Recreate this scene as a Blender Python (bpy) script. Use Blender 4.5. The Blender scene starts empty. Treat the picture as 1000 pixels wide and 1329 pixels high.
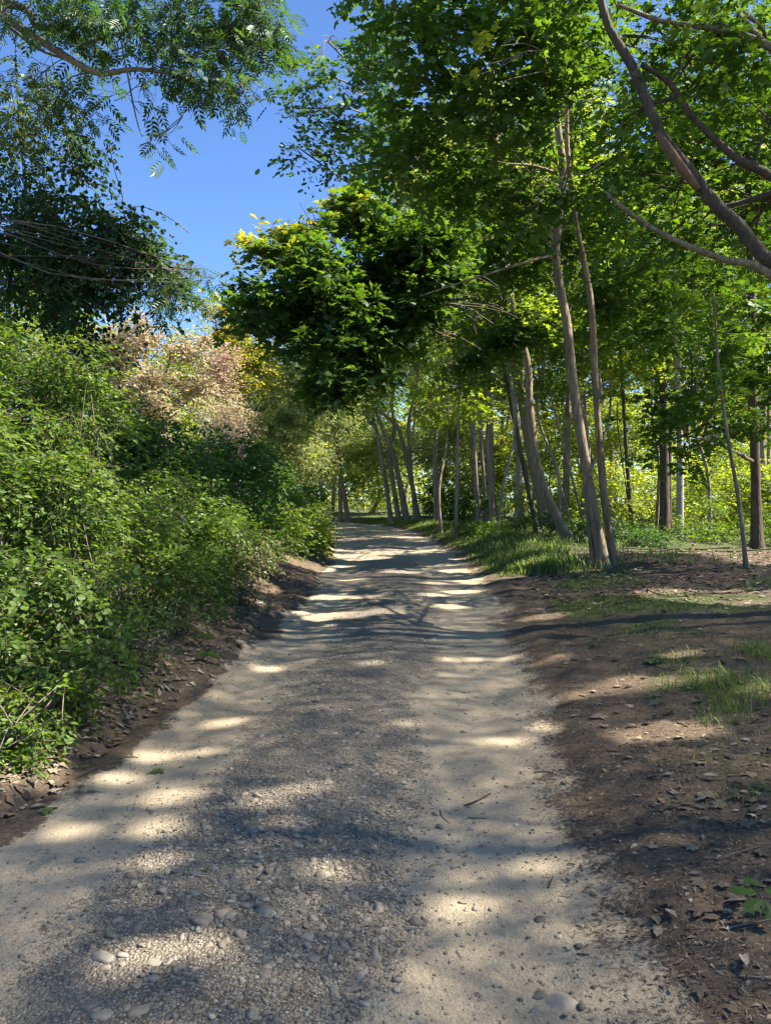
import bpy, math, numpy as np
np.seterr(over='ignore')
scene = bpy.context.scene
COL = scene.collection
R = np.random.default_rng(11)
PI = math.pi
rad = math.radians

# ------------------------------------------------------------------ camera model of the place
EYE, HZ, FOC = 1.6, 645.0, 1000.0
def at(px, py, Y):
    return np.array([(px - 500) / FOC * Y, Y, EYE + (HZ - py) / FOC * Y])

SUN_AZ = rad(92)      # from +Y (view direction) clockwise towards +X
SUN_EL = rad(50)
SUN = np.array([math.sin(SUN_AZ) * math.cos(SUN_EL), math.cos(SUN_AZ) * math.cos(SUN_EL), math.sin(SUN_EL)])

# ------------------------------------------------------------------ noise
def _h(i, j, k, s):
    n = (i.astype(np.uint32) * np.uint32(374761393) + j.astype(np.uint32) * np.uint32(668265263)
         + k.astype(np.uint32) * np.uint32(2246822519) + np.uint32(s * 977 + 13))
    n = (n ^ (n >> np.uint32(13))) * np.uint32(1274126177)
    n = (n ^ (n >> np.uint32(15))) * np.uint32(2246822519)
    return (n ^ (n >> np.uint32(16))).astype(np.float64) / 4294967295.0
def noise(x, y, z=0.0, s=0):
    x = np.asarray(x, float); y = np.asarray(y, float) + 0 * x; z = np.asarray(z, float) + 0 * x
    xi, yi, zi = np.floor(x), np.floor(y), np.floor(z)
    fx, fy, fz = x - xi, y - yi, z - zi
    fx, fy, fz = [f * f * (3 - 2 * f) for f in (fx, fy, fz)]
    xi, yi, zi = [a.astype(np.int64) for a in (xi, yi, zi)]
    out = 0
    for a in (0, 1):
        for b in (0, 1):
            for c in (0, 1):
                w = (fx if a else 1 - fx) * (fy if b else 1 - fy) * (fz if c else 1 - fz)
                out = out + w * _h(xi + a, yi + b, zi + c, s)
    return out * 2 - 1
def fbm(x, y, z=0.0, s=0, o=4):
    t, a = 0, 1.0
    for k in range(o):
        t = t + a * noise(np.asarray(x) * 2 ** k, np.asarray(y) * 2 ** k, np.asarray(z) * 2 ** k, s + k); a *= .5
    return t
def ss(a, b, x):
    t = np.clip((x - a) / (b - a), 0, 1); return t * t * (3 - 2 * t)
def nrm(v):
    return v / np.maximum(np.linalg.norm(v, axis=-1, keepdims=True), 1e-9)

# ------------------------------------------------------------------ terrain
_ty = np.array([-30, 0, 2.4, 3.7, 4.9, 7.4, 10.3, 14, 21, 29, 36, 42, 50, 60, 80])
_tl = np.array([-2.6, -2.05, -1.92, -1.84, -1.72, -1.5, -1.3, -1.25, -1.45, -2.0, -2.7, -3.8, -6.5, -11, -22])
_tr = np.array([.4, .75, .84, 1.0, 1.12, 1.42, 1.65, 1.85, 1.95, 1.75, 1.2, .1, -2.6, -7, -18])
_gy = np.linspace(-30, 80, 1101)
def _smooth(t):
    v = np.interp(_gy, _ty, t); k = np.hanning(31); k /= k.sum()
    return np.convolve(np.pad(v, 15, mode='edge'), k, 'valid')
_gl, _gr = _smooth(_tl), _smooth(_tr)
def xl(y): return np.interp(y, _gy, _gl) + .10 * noise(np.asarray(y) * 1.1, 3.3, 0, 5) + .05 * noise(np.asarray(y) * 4, 1.3, 0, 6)
def xr(y): return np.interp(y, _gy, _gr) + .12 * noise(np.asarray(y) * .9, 7.3, 0, 7) + .05 * noise(np.asarray(y) * 4, 9.3, 0, 8)
def road_u(x, y):
    a, b = np.interp(y, _gy, _gl), np.interp(y, _gy, _gr)
    return (x - a) / (b - a)
def gz(x, y):
    x = np.asarray(x, float); y = np.asarray(y, float) + 0 * x
    a, b = xl(y), xr(y)
    u = (x - a) / (b - a)
    dl, dr = np.maximum(a - x, 0), np.maximum(x - b, 0)
    ins = ss(-.06, .1, u) * (1 - ss(.9, 1.06, u))
    z = ins * (.035 * np.exp(-((u - .46) / .16) ** 2) - .022 * np.exp(-((u - .14) / .09) ** 2) - .018 * np.exp(-((u - .8) / .12) ** 2))
    z = z + .09 * ss(0, .2, dl) + .30 * ss(.1, 1.3, dl) + .55 * ss(1.0, 4, dl) + 1.0 * ss(5, 30, dl)
    z = z + .05 * ss(0, .3, dr) + .13 * ss(.2, 1.7, dr) + .17 * ss(1, 5, dr) - 1.0 * ss(18, 40, dr)
    off = 1 - ins
    z = z + off * (.055 * fbm(x * .6, y * .6, 0, 21, 3) + .016 * fbm(x * 5, y * 5, 0, 31, 3)) + .006 * fbm(x * 2.1, y * .55, 0, 41, 3)
    return z + .0045 * fbm(x * 11, y * 11, 0, 51, 2)
_X0, _Y0, _ST = -14.0, 1.0, .1
_GRID = gz(*np.meshgrid(np.arange(_X0, 14.05, _ST), np.arange(_Y0, 62, _ST)))
def hz(x, y):
    """height of the ground at one point"""
    i, j = (x - _X0) / _ST, (y - _Y0) / _ST
    if not (0 <= i < _GRID.shape[1] - 1 and 0 <= j < _GRID.shape[0] - 1): return float(gz(np.array([x]), np.array([y]))[0])
    a, b = int(i), int(j); f, g = i - a, j - b
    return float((_GRID[b, a] * (1 - f) + _GRID[b, a + 1] * f) * (1 - g) + (_GRID[b + 1, a] * (1 - f) + _GRID[b + 1, a + 1] * f) * g)
def base_Y(px, py):
    Y = 15.0
    for _ in range(12): Y = .3 * Y + .7 * (EYE - hz((px - 500) / FOC * Y, Y)) * FOC / (py - HZ)
    return Y

# ------------------------------------------------------------------ mesh accumulation
class Geo:
    def __init__(s): s.v, s.f, s.a, s.t, s.n = [], [], [], [], 0
    def add(s, v, faces, rnd=None, tint=None):
        v = np.asarray(v, float).reshape(-1, 3); m = len(v)
        for f in faces:
            f = np.asarray(f, np.int64)
            if len(f): s.f.append(f + s.n)
        s.v.append(v)
        s.a.append(np.zeros(m) if rnd is None else np.broadcast_to(rnd, (m,)))
        s.t.append(np.zeros(m) if tint is None else np.broadcast_to(tint, (m,)))
        s.n += m
    def mesh(s, name, mat, smooth=True):
        v = np.concatenate(s.v); me = bpy.data.meshes.new(name)
        me.vertices.add(len(v)); me.vertices.foreach_set('co', v.astype(np.float32).ravel())
        lt = np.concatenate([np.full(len(f), f.shape[1]) for f in s.f]); li = np.concatenate([f.ravel() for f in s.f])
        me.loops.add(len(li)); me.loops.foreach_set('vertex_index', li.astype(np.int32))
        me.polygons.add(len(lt)); me.polygons.foreach_set('loop_start', np.concatenate([[0], np.cumsum(lt)[:-1]]).astype(np.int32))
        me.update(calc_edges=True)
        me.polygons.foreach_set('use_smooth', np.full(len(lt), smooth))
        for nm, d in (('rnd', s.a), ('tint', s.t)):
            at_ = me.attributes.new(nm, 'FLOAT', 'POINT'); at_.data.foreach_set('value', np.concatenate(d).astype(np.float32))
        me.materials.append(mat); return me
    def build(s, name, mat, parent=None, smooth=True, origin=None):
        if origin is not None:
            s.v = [a - origin for a in s.v]
        o = bpy.data.objects.new(name, s.mesh(name, mat, smooth)); COL.objects.link(o)
        if parent is not None: o.parent = parent
        elif origin is not None: o.location = origin
        return o
def tag(o, label=None, cat=None, group=None, kind=None):
    for k, v in (('label', label), ('category', cat), ('group', group), ('kind', kind)):
        if v: o[k] = v
    return o
def thing(name, label, cat, loc, group=None):
    o = bpy.data.objects.new(name, None); COL.objects.link(o); o.location = loc; o.empty_display_size = .2
    return tag(o, label, cat, group)

# ------------------------------------------------------------------ tubes
def smooth_path(p, n):
    p = np.asarray(p, float)
    if len(p) == 2: return p[0] + (p[1] - p[0]) * np.linspace(0, 1, n)[:, None]
    q = np.vstack([2 * p[0] - p[1], p, 2 * p[-1] - p[-2]]); out = []
    t = np.linspace(0, len(p) - 1 - 1e-6, n); i = t.astype(int); f = (t - i)[:, None]
    a, b, c, d = q[i], q[i + 1], q[i + 2], q[i + 3]
    return .5 * (2 * b + (c - a) * f + (2 * a - 5 * b + 4 * c - d) * f ** 2 + (-a + 3 * b - 3 * c + d) * f ** 3)
def tube(G, pts, r, sides=8, rough=.06, cap=True, seed=None):
    pts = np.asarray(pts, float); n = len(pts); r = np.broadcast_to(np.asarray(r, float), (n,))
    tg = nrm(np.gradient(pts, axis=0))
    ref = np.array([0, 1, .1]) if abs(tg[0][1]) < .8 else np.array([1, 0, .1])
    X = nrm(np.cross(tg, ref)); Z = nrm(np.cross(X, tg))
    a = np.linspace(0, 2 * PI, sides, endpoint=False)
    sd = R.random() * 100 if seed is None else seed
    L = np.concatenate([[0], np.cumsum(np.linalg.norm(np.diff(pts, axis=0), axis=1))])
    rr = r[:, None] * (1 + rough * 2.2 * noise(np.cos(a)[None] * 1.5 + sd, np.sin(a)[None] * 1.5 + 0 * L[:, None], L[:, None] * 1.4) + rough * noise(np.cos(a)[None] * 4 + sd, np.sin(a)[None] * 4 + 0 * L[:, None], L[:, None] * 5))
    V = pts[:, None] + rr[..., None] * (np.cos(a)[None, :, None] * X[:, None] + np.sin(a)[None, :, None] * Z[:, None])
    i = np.arange(n - 1)[:, None] * sides; k = np.arange(sides)[None]; k2 = (k + 1) % sides
    F = np.stack([i + k, i + k2, i + sides + k2, i + sides + k], -1).reshape(-1, 4)
    fs = [F]
    if cap: fs.append(np.arange(sides)[None] + (n - 1) * sides)
    G.add(V, fs, R.random())
def twigs(G, A, B, Cc, r):
    """many thin two-segment three-sided twigs A->B->C"""
    n = len(A)
    if not n: return
    d = nrm(Cc - A); ref = np.where(np.abs(d[:, 2:3]) < .9, [[0, 0, 1.]], [[1., 0, 0]])
    X = nrm(np.cross(d, ref)); Z = np.cross(X, d)
    V = []
    for P, q in ((A, 1.0), (B, .7), (Cc, .25)):
        for a in (0, 2 * PI / 3, 4 * PI / 3):
            V.append(P + (r * q)[:, None] * (math.cos(a) * X + math.sin(a) * Z))
    V = np.stack(V, 1)
    f = np.array([[s * 3 + k, s * 3 + (k + 1) % 3, s * 3 + 3 + (k + 1) % 3, s * 3 + 3 + k] for s in (0, 1) for k in range(3)])
    G.add(V, [(f[None] + np.arange(n)[:, None, None] * 9).reshape(-1, 4)], np.repeat(R.random(n), 9))

# ------------------------------------------------------------------ leaf shapes (x across, y along, z up)
def _fan(out, c=(0, .32)):
    v = [(c[0], c[1], 0.02)] + [(x, y, -.22 * (x * x) * 1.4 - .10 * max(0, y - .4) ** 2) for x, y in out]
    n = len(out); return np.array(v), [np.array([[0, 1 + i, 1 + (i + 1) % n] for i in range(n)])]
def _mirror(h): return h + [(-x, y) for x, y in h[::-1] if abs(x) > 1e-6]
MAPLE = _fan(_mirror([(0, 0), (.20, -.08), (.45, .06), (.30, .20), (.62, .50), (.40, .50), (.22, .56), (.16, .60), (.20, .80), (0, 1.05)]))
MAPLE_S = _fan(_mirror([(0, 0), (.40, .02), (.28, .20), (.60, .52), (.20, .58), (0, 1.05)]))
OVAL = (np.array([(0, 0, 0), (.20, .28, .05), (.24, .55, .06), (0, 1, -.06), (-.24, .55, .06), (-.20, .28, .05), (0, .5, -.01)]),
        [np.array([[0, 1, 2, 6], [0, 6, 4, 5]]), np.array([[6, 2, 3], [6, 3, 4]])])
ROUND = (np.array([(0, 0, 0), (.32, .15, .04), (.42, .45, .05), (.25, .8, .0), (0, 1, -.08), (-.25, .8, 0), (-.42, .45, .05), (-.32, .15, .04), (0, .5, -.02)]),
         [np.array([[8, i, (i + 1) % 8] for i in range(8)])])
DIAM = (np.array([(0, 0, 0), (.27, .45, .05), (0, 1, -.06), (-.27, .45, .05)]), [np.array([[0, 1, 2], [0, 2, 3]])])
def _compound(pairs, w, l):
    v, f = [], []
    def leaflet(bx, by, dx, dy, L):
        k = len(v); px, py = -dy, dx; z0 = -.10 * by * by
        for t, s in ((0, 0), (.42, w), (1, 0), (.42, -w)):
            v.append((bx + dx * L * t + px * s * L, by + dy * L * t + py * s * L, z0 + (.03 if s else 0) - .10 * t * L))
        f.append([k, k + 1, k + 2]); f.append([k, k + 2, k + 3])
    for i in range(pairs):
        y = .22 + .62 * i / max(1, pairs - 1)
        for s in (1, -1): leaflet(0, y, s * .80, .60, l * (1 - .10 * abs(i - pairs * .4)))
    leaflet(0, .86, 0, 1, l * 1.05)
    k = len(v); v.extend([(-.008, 0, 0), (.008, 0, 0), (.005, .86, -.07), (-.005, .86, -.07)])
    f.append([k, k + 1, k + 2]); f.append([k, k + 2, k + 3])
    return np.array(v), [np.array(f)]
ASH = _compound(4, .17, .46)
TRI = _compound(1, .30, .50)
OAK = _fan(_mirror([(0, 0), (.10, .12), (.26, .22), (.13, .33), (.36, .50), (.17, .60), (.26, .80), (.08, .84), (0, 1.0)]), (0, .45))

# ------------------------------------------------------------------ light that reaches the ground: gaps in the crowns towards the sun
TARGETS = []
def gap(px, py, wpx, hpx=None):
    """a sunlit patch of ground seen round px,py"""
    Y = base_Y(px, py); x = (px - 500) / FOC * Y
    TARGETS.append((np.array([x, Y, hz(x, Y)]), .46 * wpx / FOC * Y + .012, .45))
def gap3(px, py, Y, r, t0=.22): TARGETS.append((at(px, py, Y), r, t0))
for a in ((200, 982, 40), (218, 1035, 46), (205, 1072, 40), (150, 1010, 36), (60, 1010, 44), (15, 1005, 30), (95, 1080, 34), (262, 976, 22),
          (345, 1035, 50), (405, 1022, 26), (365, 1068, 34), (205, 1120, 34), (180, 1240, 60), (262, 1228, 55), (425, 1130, 30), (290, 938, 34), (348, 868, 30),
          (480, 860, 24), (525, 938, 22), (655, 962, 36), (702, 1125, 36), (595, 1178, 44), (705, 943, 26), (580, 856, 16), (615, 856, 16), (655, 855, 16),
          (865, 948, 90), (830, 885, 70), (800, 892, 50), (930, 775, 150), (860, 770, 70), (985, 895, 40), (915, 880, 30), (745, 903, 26), (880, 850, 30),
          (435, 800, 70), (500, 793, 50), (390, 795, 24), (580, 787, 40), (640, 750, 60), (420, 775, 50), (600, 768, 40), (470, 775, 30), (455, 752, 30), (560, 772, 30),
          (600, 741, 50), (610, 752, 40), (560, 757, 30), (520, 742, 40), (700, 720, 50), (720, 735, 40), (755, 740, 40), (680, 738, 40), (480, 725, 50), (440, 735, 36),
          (560, 715, 60), (500, 705, 70), (450, 705, 40), (540, 696, 50), (470, 690, 60), (600, 725, 30), (330, 780, 30), (705, 800, 40), (715, 855, 20)):
    gap(*a)
for a in ((60, 600, 6.2, .75), (110, 570, 6.8, .4), (20, 690, 5.6, .45), (60, 470, 7.5, .5), (40, 905, 4.3, .30), (90, 930, 4.4, .2), (240, 600, 9, .35), (300, 660, 10, .5), (250, 660, 9, .4), (330, 700, 12, .8), (400, 690, 17, 1.0), (380, 640, 18, 1.0), (200, 640, 8, .3), (180, 720, 7, .3), (60, 760, 5.2, .3), (240, 720, 8.5, .3), (30, 560, 6.5, .4), (120, 500, 8, .5), (100, 800, 5.2, .18), (20, 800, 4.8, .2)):
    gap3(*a)
_e1 = nrm(np.cross(SUN, [0, 0, 1.])); _e2 = np.cross(SUN, _e1)
_tc = [(float(c @ _e1), float(c @ _e2), float(c @ SUN), r, t0) for c, r, t0 in TARGETS]
def keep_mask(P, slack=0.0, size=0.0):
    """False where something at P would stand in the way of one of the sun's gaps"""
    k = np.ones(len(P), bool); a, b, t = P @ _e1, P @ _e2, P @ SUN
    for ca, cb, ct, r, t0 in _tc:
        i = np.flatnonzero(np.abs(a - ca) < r + slack)
        if len(i):
            i = i[((a[i] - ca) ** 2 + (b[i] - cb) ** 2 < (r + slack) ** 2) & (t[i] > ct + t0)]
            k[i] = False
    # the crowns end short of where they would shade the hedge: uneven outer edge
    gx, gy = P[:, 0] - P[:, 2] * SUN[0] / SUN[2], P[:, 1] - P[:, 2] * SUN[1] / SUN[2]
    k &= ~((P[:, 0] > -1.2) & (P[:, 2] > 2.5) & (P[:, 1] < 9.8) & (gx < -2.9) & (noise(gx * 1.1, gy * 1.1, 0, 17) > .05) & (gy < 19))
    k &= ~((P[:, 0] > -1.2) & (P[:, 2] > 4) & (P[:, 1] >= 9.8) & (P[:, 1] < 14) & (gx < -2.9) & (gy < 11) & (noise(gx * .9, gy * .9, 0, 19) > .30))
    # thinner where the boughs cross the line from the sun to the road
    thin = (P[:, 2] > 2.5) & (P[:, 1] < 17) & (P[:, 0] > 1) & (gx > -2.4) & (gx < 2.6) & (gy > 2) & (gy < 18) & (size > .1)
    k &= ~(thin & (R.random(len(P)) < .42))
    return k

# ------------------------------------------------------------------ foliage
SHADE = np.zeros((120, 64))          # leaf area that lies between the sun and each quarter-metre of ground (x from -8, y from -3)
def note_shade(P, area):
    gx, gy = P[:, 0] - P[:, 2] * SUN[0] / SUN[2], P[:, 1] - P[:, 2] * SUN[1] / SUN[2]
    i, j = ((gy + 3) / .25).astype(int), ((gx + 8) / .25).astype(int)
    k = (i >= 0) & (i < 120) & (j >= 0) & (j < 64) & (P[:, 2] > 2)
    np.add.at(SHADE, (i[k], j[k]), (area[k] if np.ndim(area) else area) / .0625)
def place(G, tm, pos, yd, nm, size, rnd, tint):
    if not len(pos): return
    tv, tf = tm
    y = nrm(yd); z = nrm(nm - (nm * y).sum(1, keepdims=True) * y); x = np.cross(y, z)
    V = pos[:, None] + size[:, None, None] * (tv[None, :, 0:1] * x[:, None] + tv[None, :, 1:2] * y[:, None] + tv[None, :, 2:3] * z[:, None])
    n, k = len(pos), len(tv); note_shade(pos, AREA[id(tm)] * size * size)
    G.add(V, [(f[None] + np.arange(n)[:, None, None] * k).reshape(-1, f.shape[1]) for f in tf], np.repeat(rnd, k), np.repeat(tint, k))
AREA = {id(MAPLE): .62, id(MAPLE_S): .55, id(OVAL): .34, id(ROUND): .6, id(DIAM): .27, id(ASH): .40, id(TRI): .32, id(OAK): .42}
def spray_set(GL, GT, base, d, L, m, tm, size, tint, tilt=.4, droop=.25, hang=0.0, carve=True, tw=.004, rnd_base=None, spread=.85):
    S = len(base)
    if not S: return
    t = (np.linspace(.1, 1, m)[None] + R.normal(0, .04, (S, m)))
    side = np.where((np.arange(m) % 2) == 0, 1., -1.)[None] * np.ones((S, 1))
    pr = nrm(np.cross(d, np.array([0, 0, 1.])) + R.normal(0, .08, (S, 3)))
    P = base[:, None] + (t * L[:, None])[..., None] * d[:, None]
    P[..., 2] -= droop * (t ** 2) * L[:, None]
    yd = d[:, None] * .6 + side[..., None] * pr[:, None] * spread + R.normal(0, .28, (S, m, 3)); yd[..., 2] -= .15 + hang
    yd = nrm(yd)
    sz = size * R.uniform(.5, 1.25, (S, m))
    P = P + yd * sz[..., None] * .25
    up = nrm(np.array([0, 0, 1.]) + R.normal(0, tilt, (S, 1, 3)) + R.normal(0, tilt * .7, (S, m, 3)))
    rb = R.random(S) if rnd_base is None else rnd_base
    rn = np.clip(rb[:, None] * .6 + .4 * R.random((S, m)), 0, 1)
    P, yd, up, sz, rn = P.reshape(-1, 3), yd.reshape(-1, 3), up.reshape(-1, 3), sz.ravel(), rn.ravel()
    tn = np.repeat(tint, m)
    tk = np.ones(S, bool)
    if carve:
        k = keep_mask(P, .3 * size, size); tk = k.reshape(S, m).mean(1) > .45; P, yd, up, sz, rn, tn = P[k], yd[k], up[k], sz[k], rn[k], tn[k]
    place(GL, tm, P, yd, up, sz, rn, tn)
    if GT is not None:
        B = base + .5 * L[:, None] * d; B[:, 2] -= droop * .25 * L
        E = base + L[:, None] * d; E[:, 2] -= droop * L
        twigs(GT, base[tk], B[tk], E[tk], tw * R.uniform(.7, 1.3, int(tk.sum())))
def blob_points(c, r, S, shell=.45, cull=0.0, fr=.9, seed=0):
    """points through an uneven ellipsoid; CULL opens gaps by noise"""
    out = np.zeros((0, 3)); tries = 0
    while len(out) < S and tries < 12:
        q = nrm(R.normal(size=(S * 2 + 8, 3)))
        lump = 1 + .35 * noise(q[:, 0] * 1.7 + c[0], q[:, 1] * 1.7 + c[1], q[:, 2] * 1.7 + c[2], 3)
        q = q * (R.random(len(q)) ** shell * lump)[:, None]
        P = c + q * r
        k = noise(P[:, 0] * fr + 31, P[:, 1] * fr, P[:, 2] * fr * 1.3, seed) > cull - .35
        out = np.vstack([out, P[k]]); tries += 1
    return out[:S]
def crown(GL, GT, blobs, tm, size, lai=3.0, split=0, m=9, slen=.6, tint=0.0, tilt=.4, droop=.25, hang=0.0, cull=.15, carve=True, tw=.004, shell=.45, flat=.35, fr=.9):
    if split:
        blobs = [(np.asarray(b[0]) + nrm(R.normal(size=3)) * b[1] * R.uniform(.2, .8), np.asarray(b[1]) * np.array([1, 1, .75]) * R.uniform(.35, .7), b[2] if len(b) > 2 else None, b[3] if len(b) > 3 else tint) for b in blobs for _ in range(split)]
    for b in blobs:
        c, r = np.asarray(b[0], float), np.asarray(b[1], float)
        bl = b[2] if len(b) > 2 and b[2] is not None else lai
        bt = b[3] if len(b) > 3 else tint
        n = bl * PI * r[0] * r[2] / (AREA[id(tm)] * size * size * .8)
        S = max(3, int(n / m))
        P = blob_points(c, r, S, shell, cull, fr, int(abs(c[0] * 7 + c[2] * 13)) % 50)
        S = len(P)
        if not S: continue
        o = nrm((P - c) / r)
        d = o * .8 + R.normal(0, .55, (S, 3)); d[:, 2] = d[:, 2] * flat - .05; d = nrm(d)
        L = slen * R.uniform(.6, 1.3, S)
        tt = np.full(S, bt) if np.isscalar(bt) else bt(P, c, r)
        spray_set(GL, GT, P - d * L[:, None] * .4, d, L, m, tm, size, tt, tilt, droop, hang, carve, tw)
def limb_to(G, stems, c, r, rbase, k=5, sides=6):
    """a limb from the stem to the foliage mass C and branches through it"""
    q = np.concatenate(stems); dd = np.linalg.norm(q - c, axis=1); hd = np.linalg.norm((q - c)[:, :2], axis=1)
    j = np.argmin(dd + 1.6 * np.maximum(0, q[:, 2] - c[2] + .15) + .6 * np.maximum(0, c[2] - q[:, 2] - 2 * hd - .5)); s, L = q[j], dd[j]
    if L < .25 or s[2] - c[2] > .75: return
    m1 = s + (c - s) * .35 + np.array([0, 0, .12 * L]) + R.normal(0, .04 * L, 3)
    m2 = s + (c - s) * .7 + np.array([0, 0, .10 * L]) + R.normal(0, .05 * L, 3)
    p = smooth_path([s, m1, m2, c], 12)
    tube(G, p, np.linspace(rbase, rbase * .4, 12) * min(1.0, .35 + L / 5), sides, .08)
    for _ in range(k):
        i = R.integers(5, 12); e = c + nrm(R.normal(size=3)) * r * R.uniform(.5, .85)
        mid = (p[i] + e) / 2 + R.normal(0, .06, 3) * np.linalg.norm(e - p[i])
        tube(G, smooth_path([p[i], mid, e], 7), np.linspace(rbase * .4, rbase * .12, 7), 4, .05, False)

def B(px, py, Y, rx, ry, deep=1.0, lai=None, tint=0.0):
    """foliage mass seen round px,py at distance Y; rx, ry in photo pixels, deep = depth relative to width"""
    s = Y / FOC
    return (at(px, py, Y), np.array([rx * s, rx * s * deep, ry * s]), lai, tint)

# ------------------------------------------------------------------ materials
def new_mat(name):
    m = bpy.data.materials.new(name); m.use_nodes = True; nt = m.node_tree; nt.nodes.clear()
    return m, nt, nt.nodes.new('ShaderNodeOutputMaterial')
def N(nt, typ, ins=None, **kw):
    n = nt.nodes.new(typ)
    for k, v in kw.items(): setattr(n, k, v)
    for k, v in (ins or {}).items():
        if hasattr(v, 'is_output') or isinstance(v, bpy.types.NodeSocket): nt.links.new(v, n.inputs[k])
        else: n.inputs[k].default_value = v
    return n
def ramp(nt, fac, stops):
    n = nt.nodes.new('ShaderNodeValToRGB'); e = n.color_ramp.elements
    while len(e) < len(stops): e.new(.5)
    for el, (p, c) in zip(e, stops): el.position = p; el.color = (*c, 1)
    nt.links.new(fac, n.inputs[0]); return n.outputs[0]
def mixc(nt, f, a, b, blend='MIX'):
    n = nt.nodes.new('ShaderNodeMix'); n.data_type = 'RGBA'; n.blend_type = blend
    for s, v in ((0, f), (6, a), (7, b)):
        if isinstance(v, bpy.types.NodeSocket): nt.links.new(v, n.inputs[s])
        else: n.inputs[s].default_value = v if s == 0 else (*v, 1)
    return n.outputs[2]
def attr(nt, nm): return N(nt, 'ShaderNodeAttribute', attribute_name=nm).outputs['Fac']
def leaf_mat(name, a, b, c, tint=(.30, .20, .02), trans=(1.9, 2.1, .7), amount=.42, gloss=.04, rough=.5):
    m, nt, out = new_mat(name)
    col = ramp(nt, attr(nt, 'rnd'), [(0.0, a), (.5, b), (1.0, c)])
    col = mixc(nt, attr(nt, 'tint'), col, tint)
    geo = N(nt, 'ShaderNodeNewGeometry')
    pale = mixc(nt, 1.0, col, (1.15, 1.12, 1.2), 'MULTIPLY')
    surf = mixc(nt, geo.outputs['Backfacing'], col, pale)          # undersides are paler
    dif = N(nt, 'ShaderNodeBsdfDiffuse', {'Color': surf})
    tr = N(nt, 'ShaderNodeBsdfTranslucent', {'Color': mixc(nt, 1.0, col, trans, 'MULTIPLY')})
    mx = N(nt, 'ShaderNodeMixShader', {0: amount, 1: dif.outputs[0], 2: tr.outputs[0]})
    gl = N(nt, 'ShaderNodeBsdfAnisotropic' if False else 'ShaderNodeBsdfGlossy', {'Color': (.6, .65, .6, 1), 'Roughness': rough})
    mg = N(nt, 'ShaderNodeMixShader', {0: gloss, 1: mx.outputs[0], 2: gl.outputs[0]})
    nt.links.new(mg.outputs[0], out.inputs[0]); return m
def bark_mat(name, dark, light, scale=9.0, stretch=.18, bump=.5, bands=False):
    m, nt, out = new_mat(name)
    tc = N(nt, 'ShaderNodeTexCoord')
    mp = N(nt, 'ShaderNodeMapping', {'Vector': tc.outputs['Object'], 'Scale': (1, 1, stretch) if not bands else (.5, .5, 3)})
    n1 = N(nt, 'ShaderNodeTexNoise', {'Vector': mp.outputs[0], 'Scale': scale, 'Detail': 6, 'Roughness': .65})
    n2 = N(nt, 'ShaderNodeTexNoise', {'Vector': tc.outputs['Object'], 'Scale': 1.6, 'Detail': 3})
    v = N(nt, 'ShaderNodeTexVoronoi', {'Vector': mp.outputs[0], 'Scale': scale * 1.8}, feature='DISTANCE_TO_EDGE')
    col = ramp(nt, n1.outputs['Fac'], [(.30, dark), (.68, light)])
    col = mixc(nt, ramp(nt, n2.outputs['Fac'], [(.4, (0, 0, 0)), (.65, (.55, .55, .55))]), col, tuple(.6 * a + .4 * b for a, b in zip(dark, light)))
    lich = N(nt, 'ShaderNodeTexNoise', {'Vector': tc.outputs['Object'], 'Scale': 5, 'Detail': 5, 'Roughness': .7})
    col = mixc(nt, ramp(nt, lich.outputs['Fac'], [(.58, (0, 0, 0)), (.66, (.5, .5, .5))]), col, (.15, .145, .105))
    bs = N(nt, 'ShaderNodeBsdfPrincipled', {'Base Color': col, 'Roughness': .9})
    ad = N(nt, 'ShaderNodeMath', {0: n1.outputs['Fac'], 1: v.outputs['Distance']}, operation='ADD')
    bp = N(nt, 'ShaderNodeBump', {'Height': ad.outputs[0], 'Strength': bump, 'Distance': .02})
    nt.links.new(bp.outputs[0], bs.inputs['Normal']); nt.links.new(bs.outputs[0], out.inputs[0]); return m
def simple_mat(name, stops, rough=.85, tint=(.3, .3, .3), scale=30.0, amt=.35, bump=.3, trans=0.0):
    m, nt, out = new_mat(name)
    tc = N(nt, 'ShaderNodeTexCoord')
    n1 = N(nt, 'ShaderNodeTexNoise', {'Vector': tc.outputs['Object'], 'Scale': scale, 'Detail': 5})
    col = ramp(nt, attr(nt, 'rnd'), stops)
    col = mixc(nt, attr(nt, 'tint'), col, tint)
    v = ramp(nt, n1.outputs['Fac'], [(.25, (1 - amt,) * 3), (.75, (1 + amt * .6,) * 3)])
    col = mixc(nt, 1.0, col, v, 'MULTIPLY')
    bs = N(nt, 'ShaderNodeBsdfPrincipled', {'Base Color': col, 'Roughness': rough})
    bp = N(nt, 'ShaderNodeBump', {'Height': n1.outputs['Fac'], 'Strength': bump, 'Distance': .01})
    nt.links.new(bp.outputs[0], bs.inputs['Normal'])
    sh = bs.outputs[0]
    if trans:
        tr = N(nt, 'ShaderNodeBsdfTranslucent', {'Color': col}); sh = N(nt, 'ShaderNodeMixShader', {0: trans, 1: sh, 2: tr.outputs[0]}).outputs[0]
    nt.links.new(sh, out.inputs[0]); return m
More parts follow.
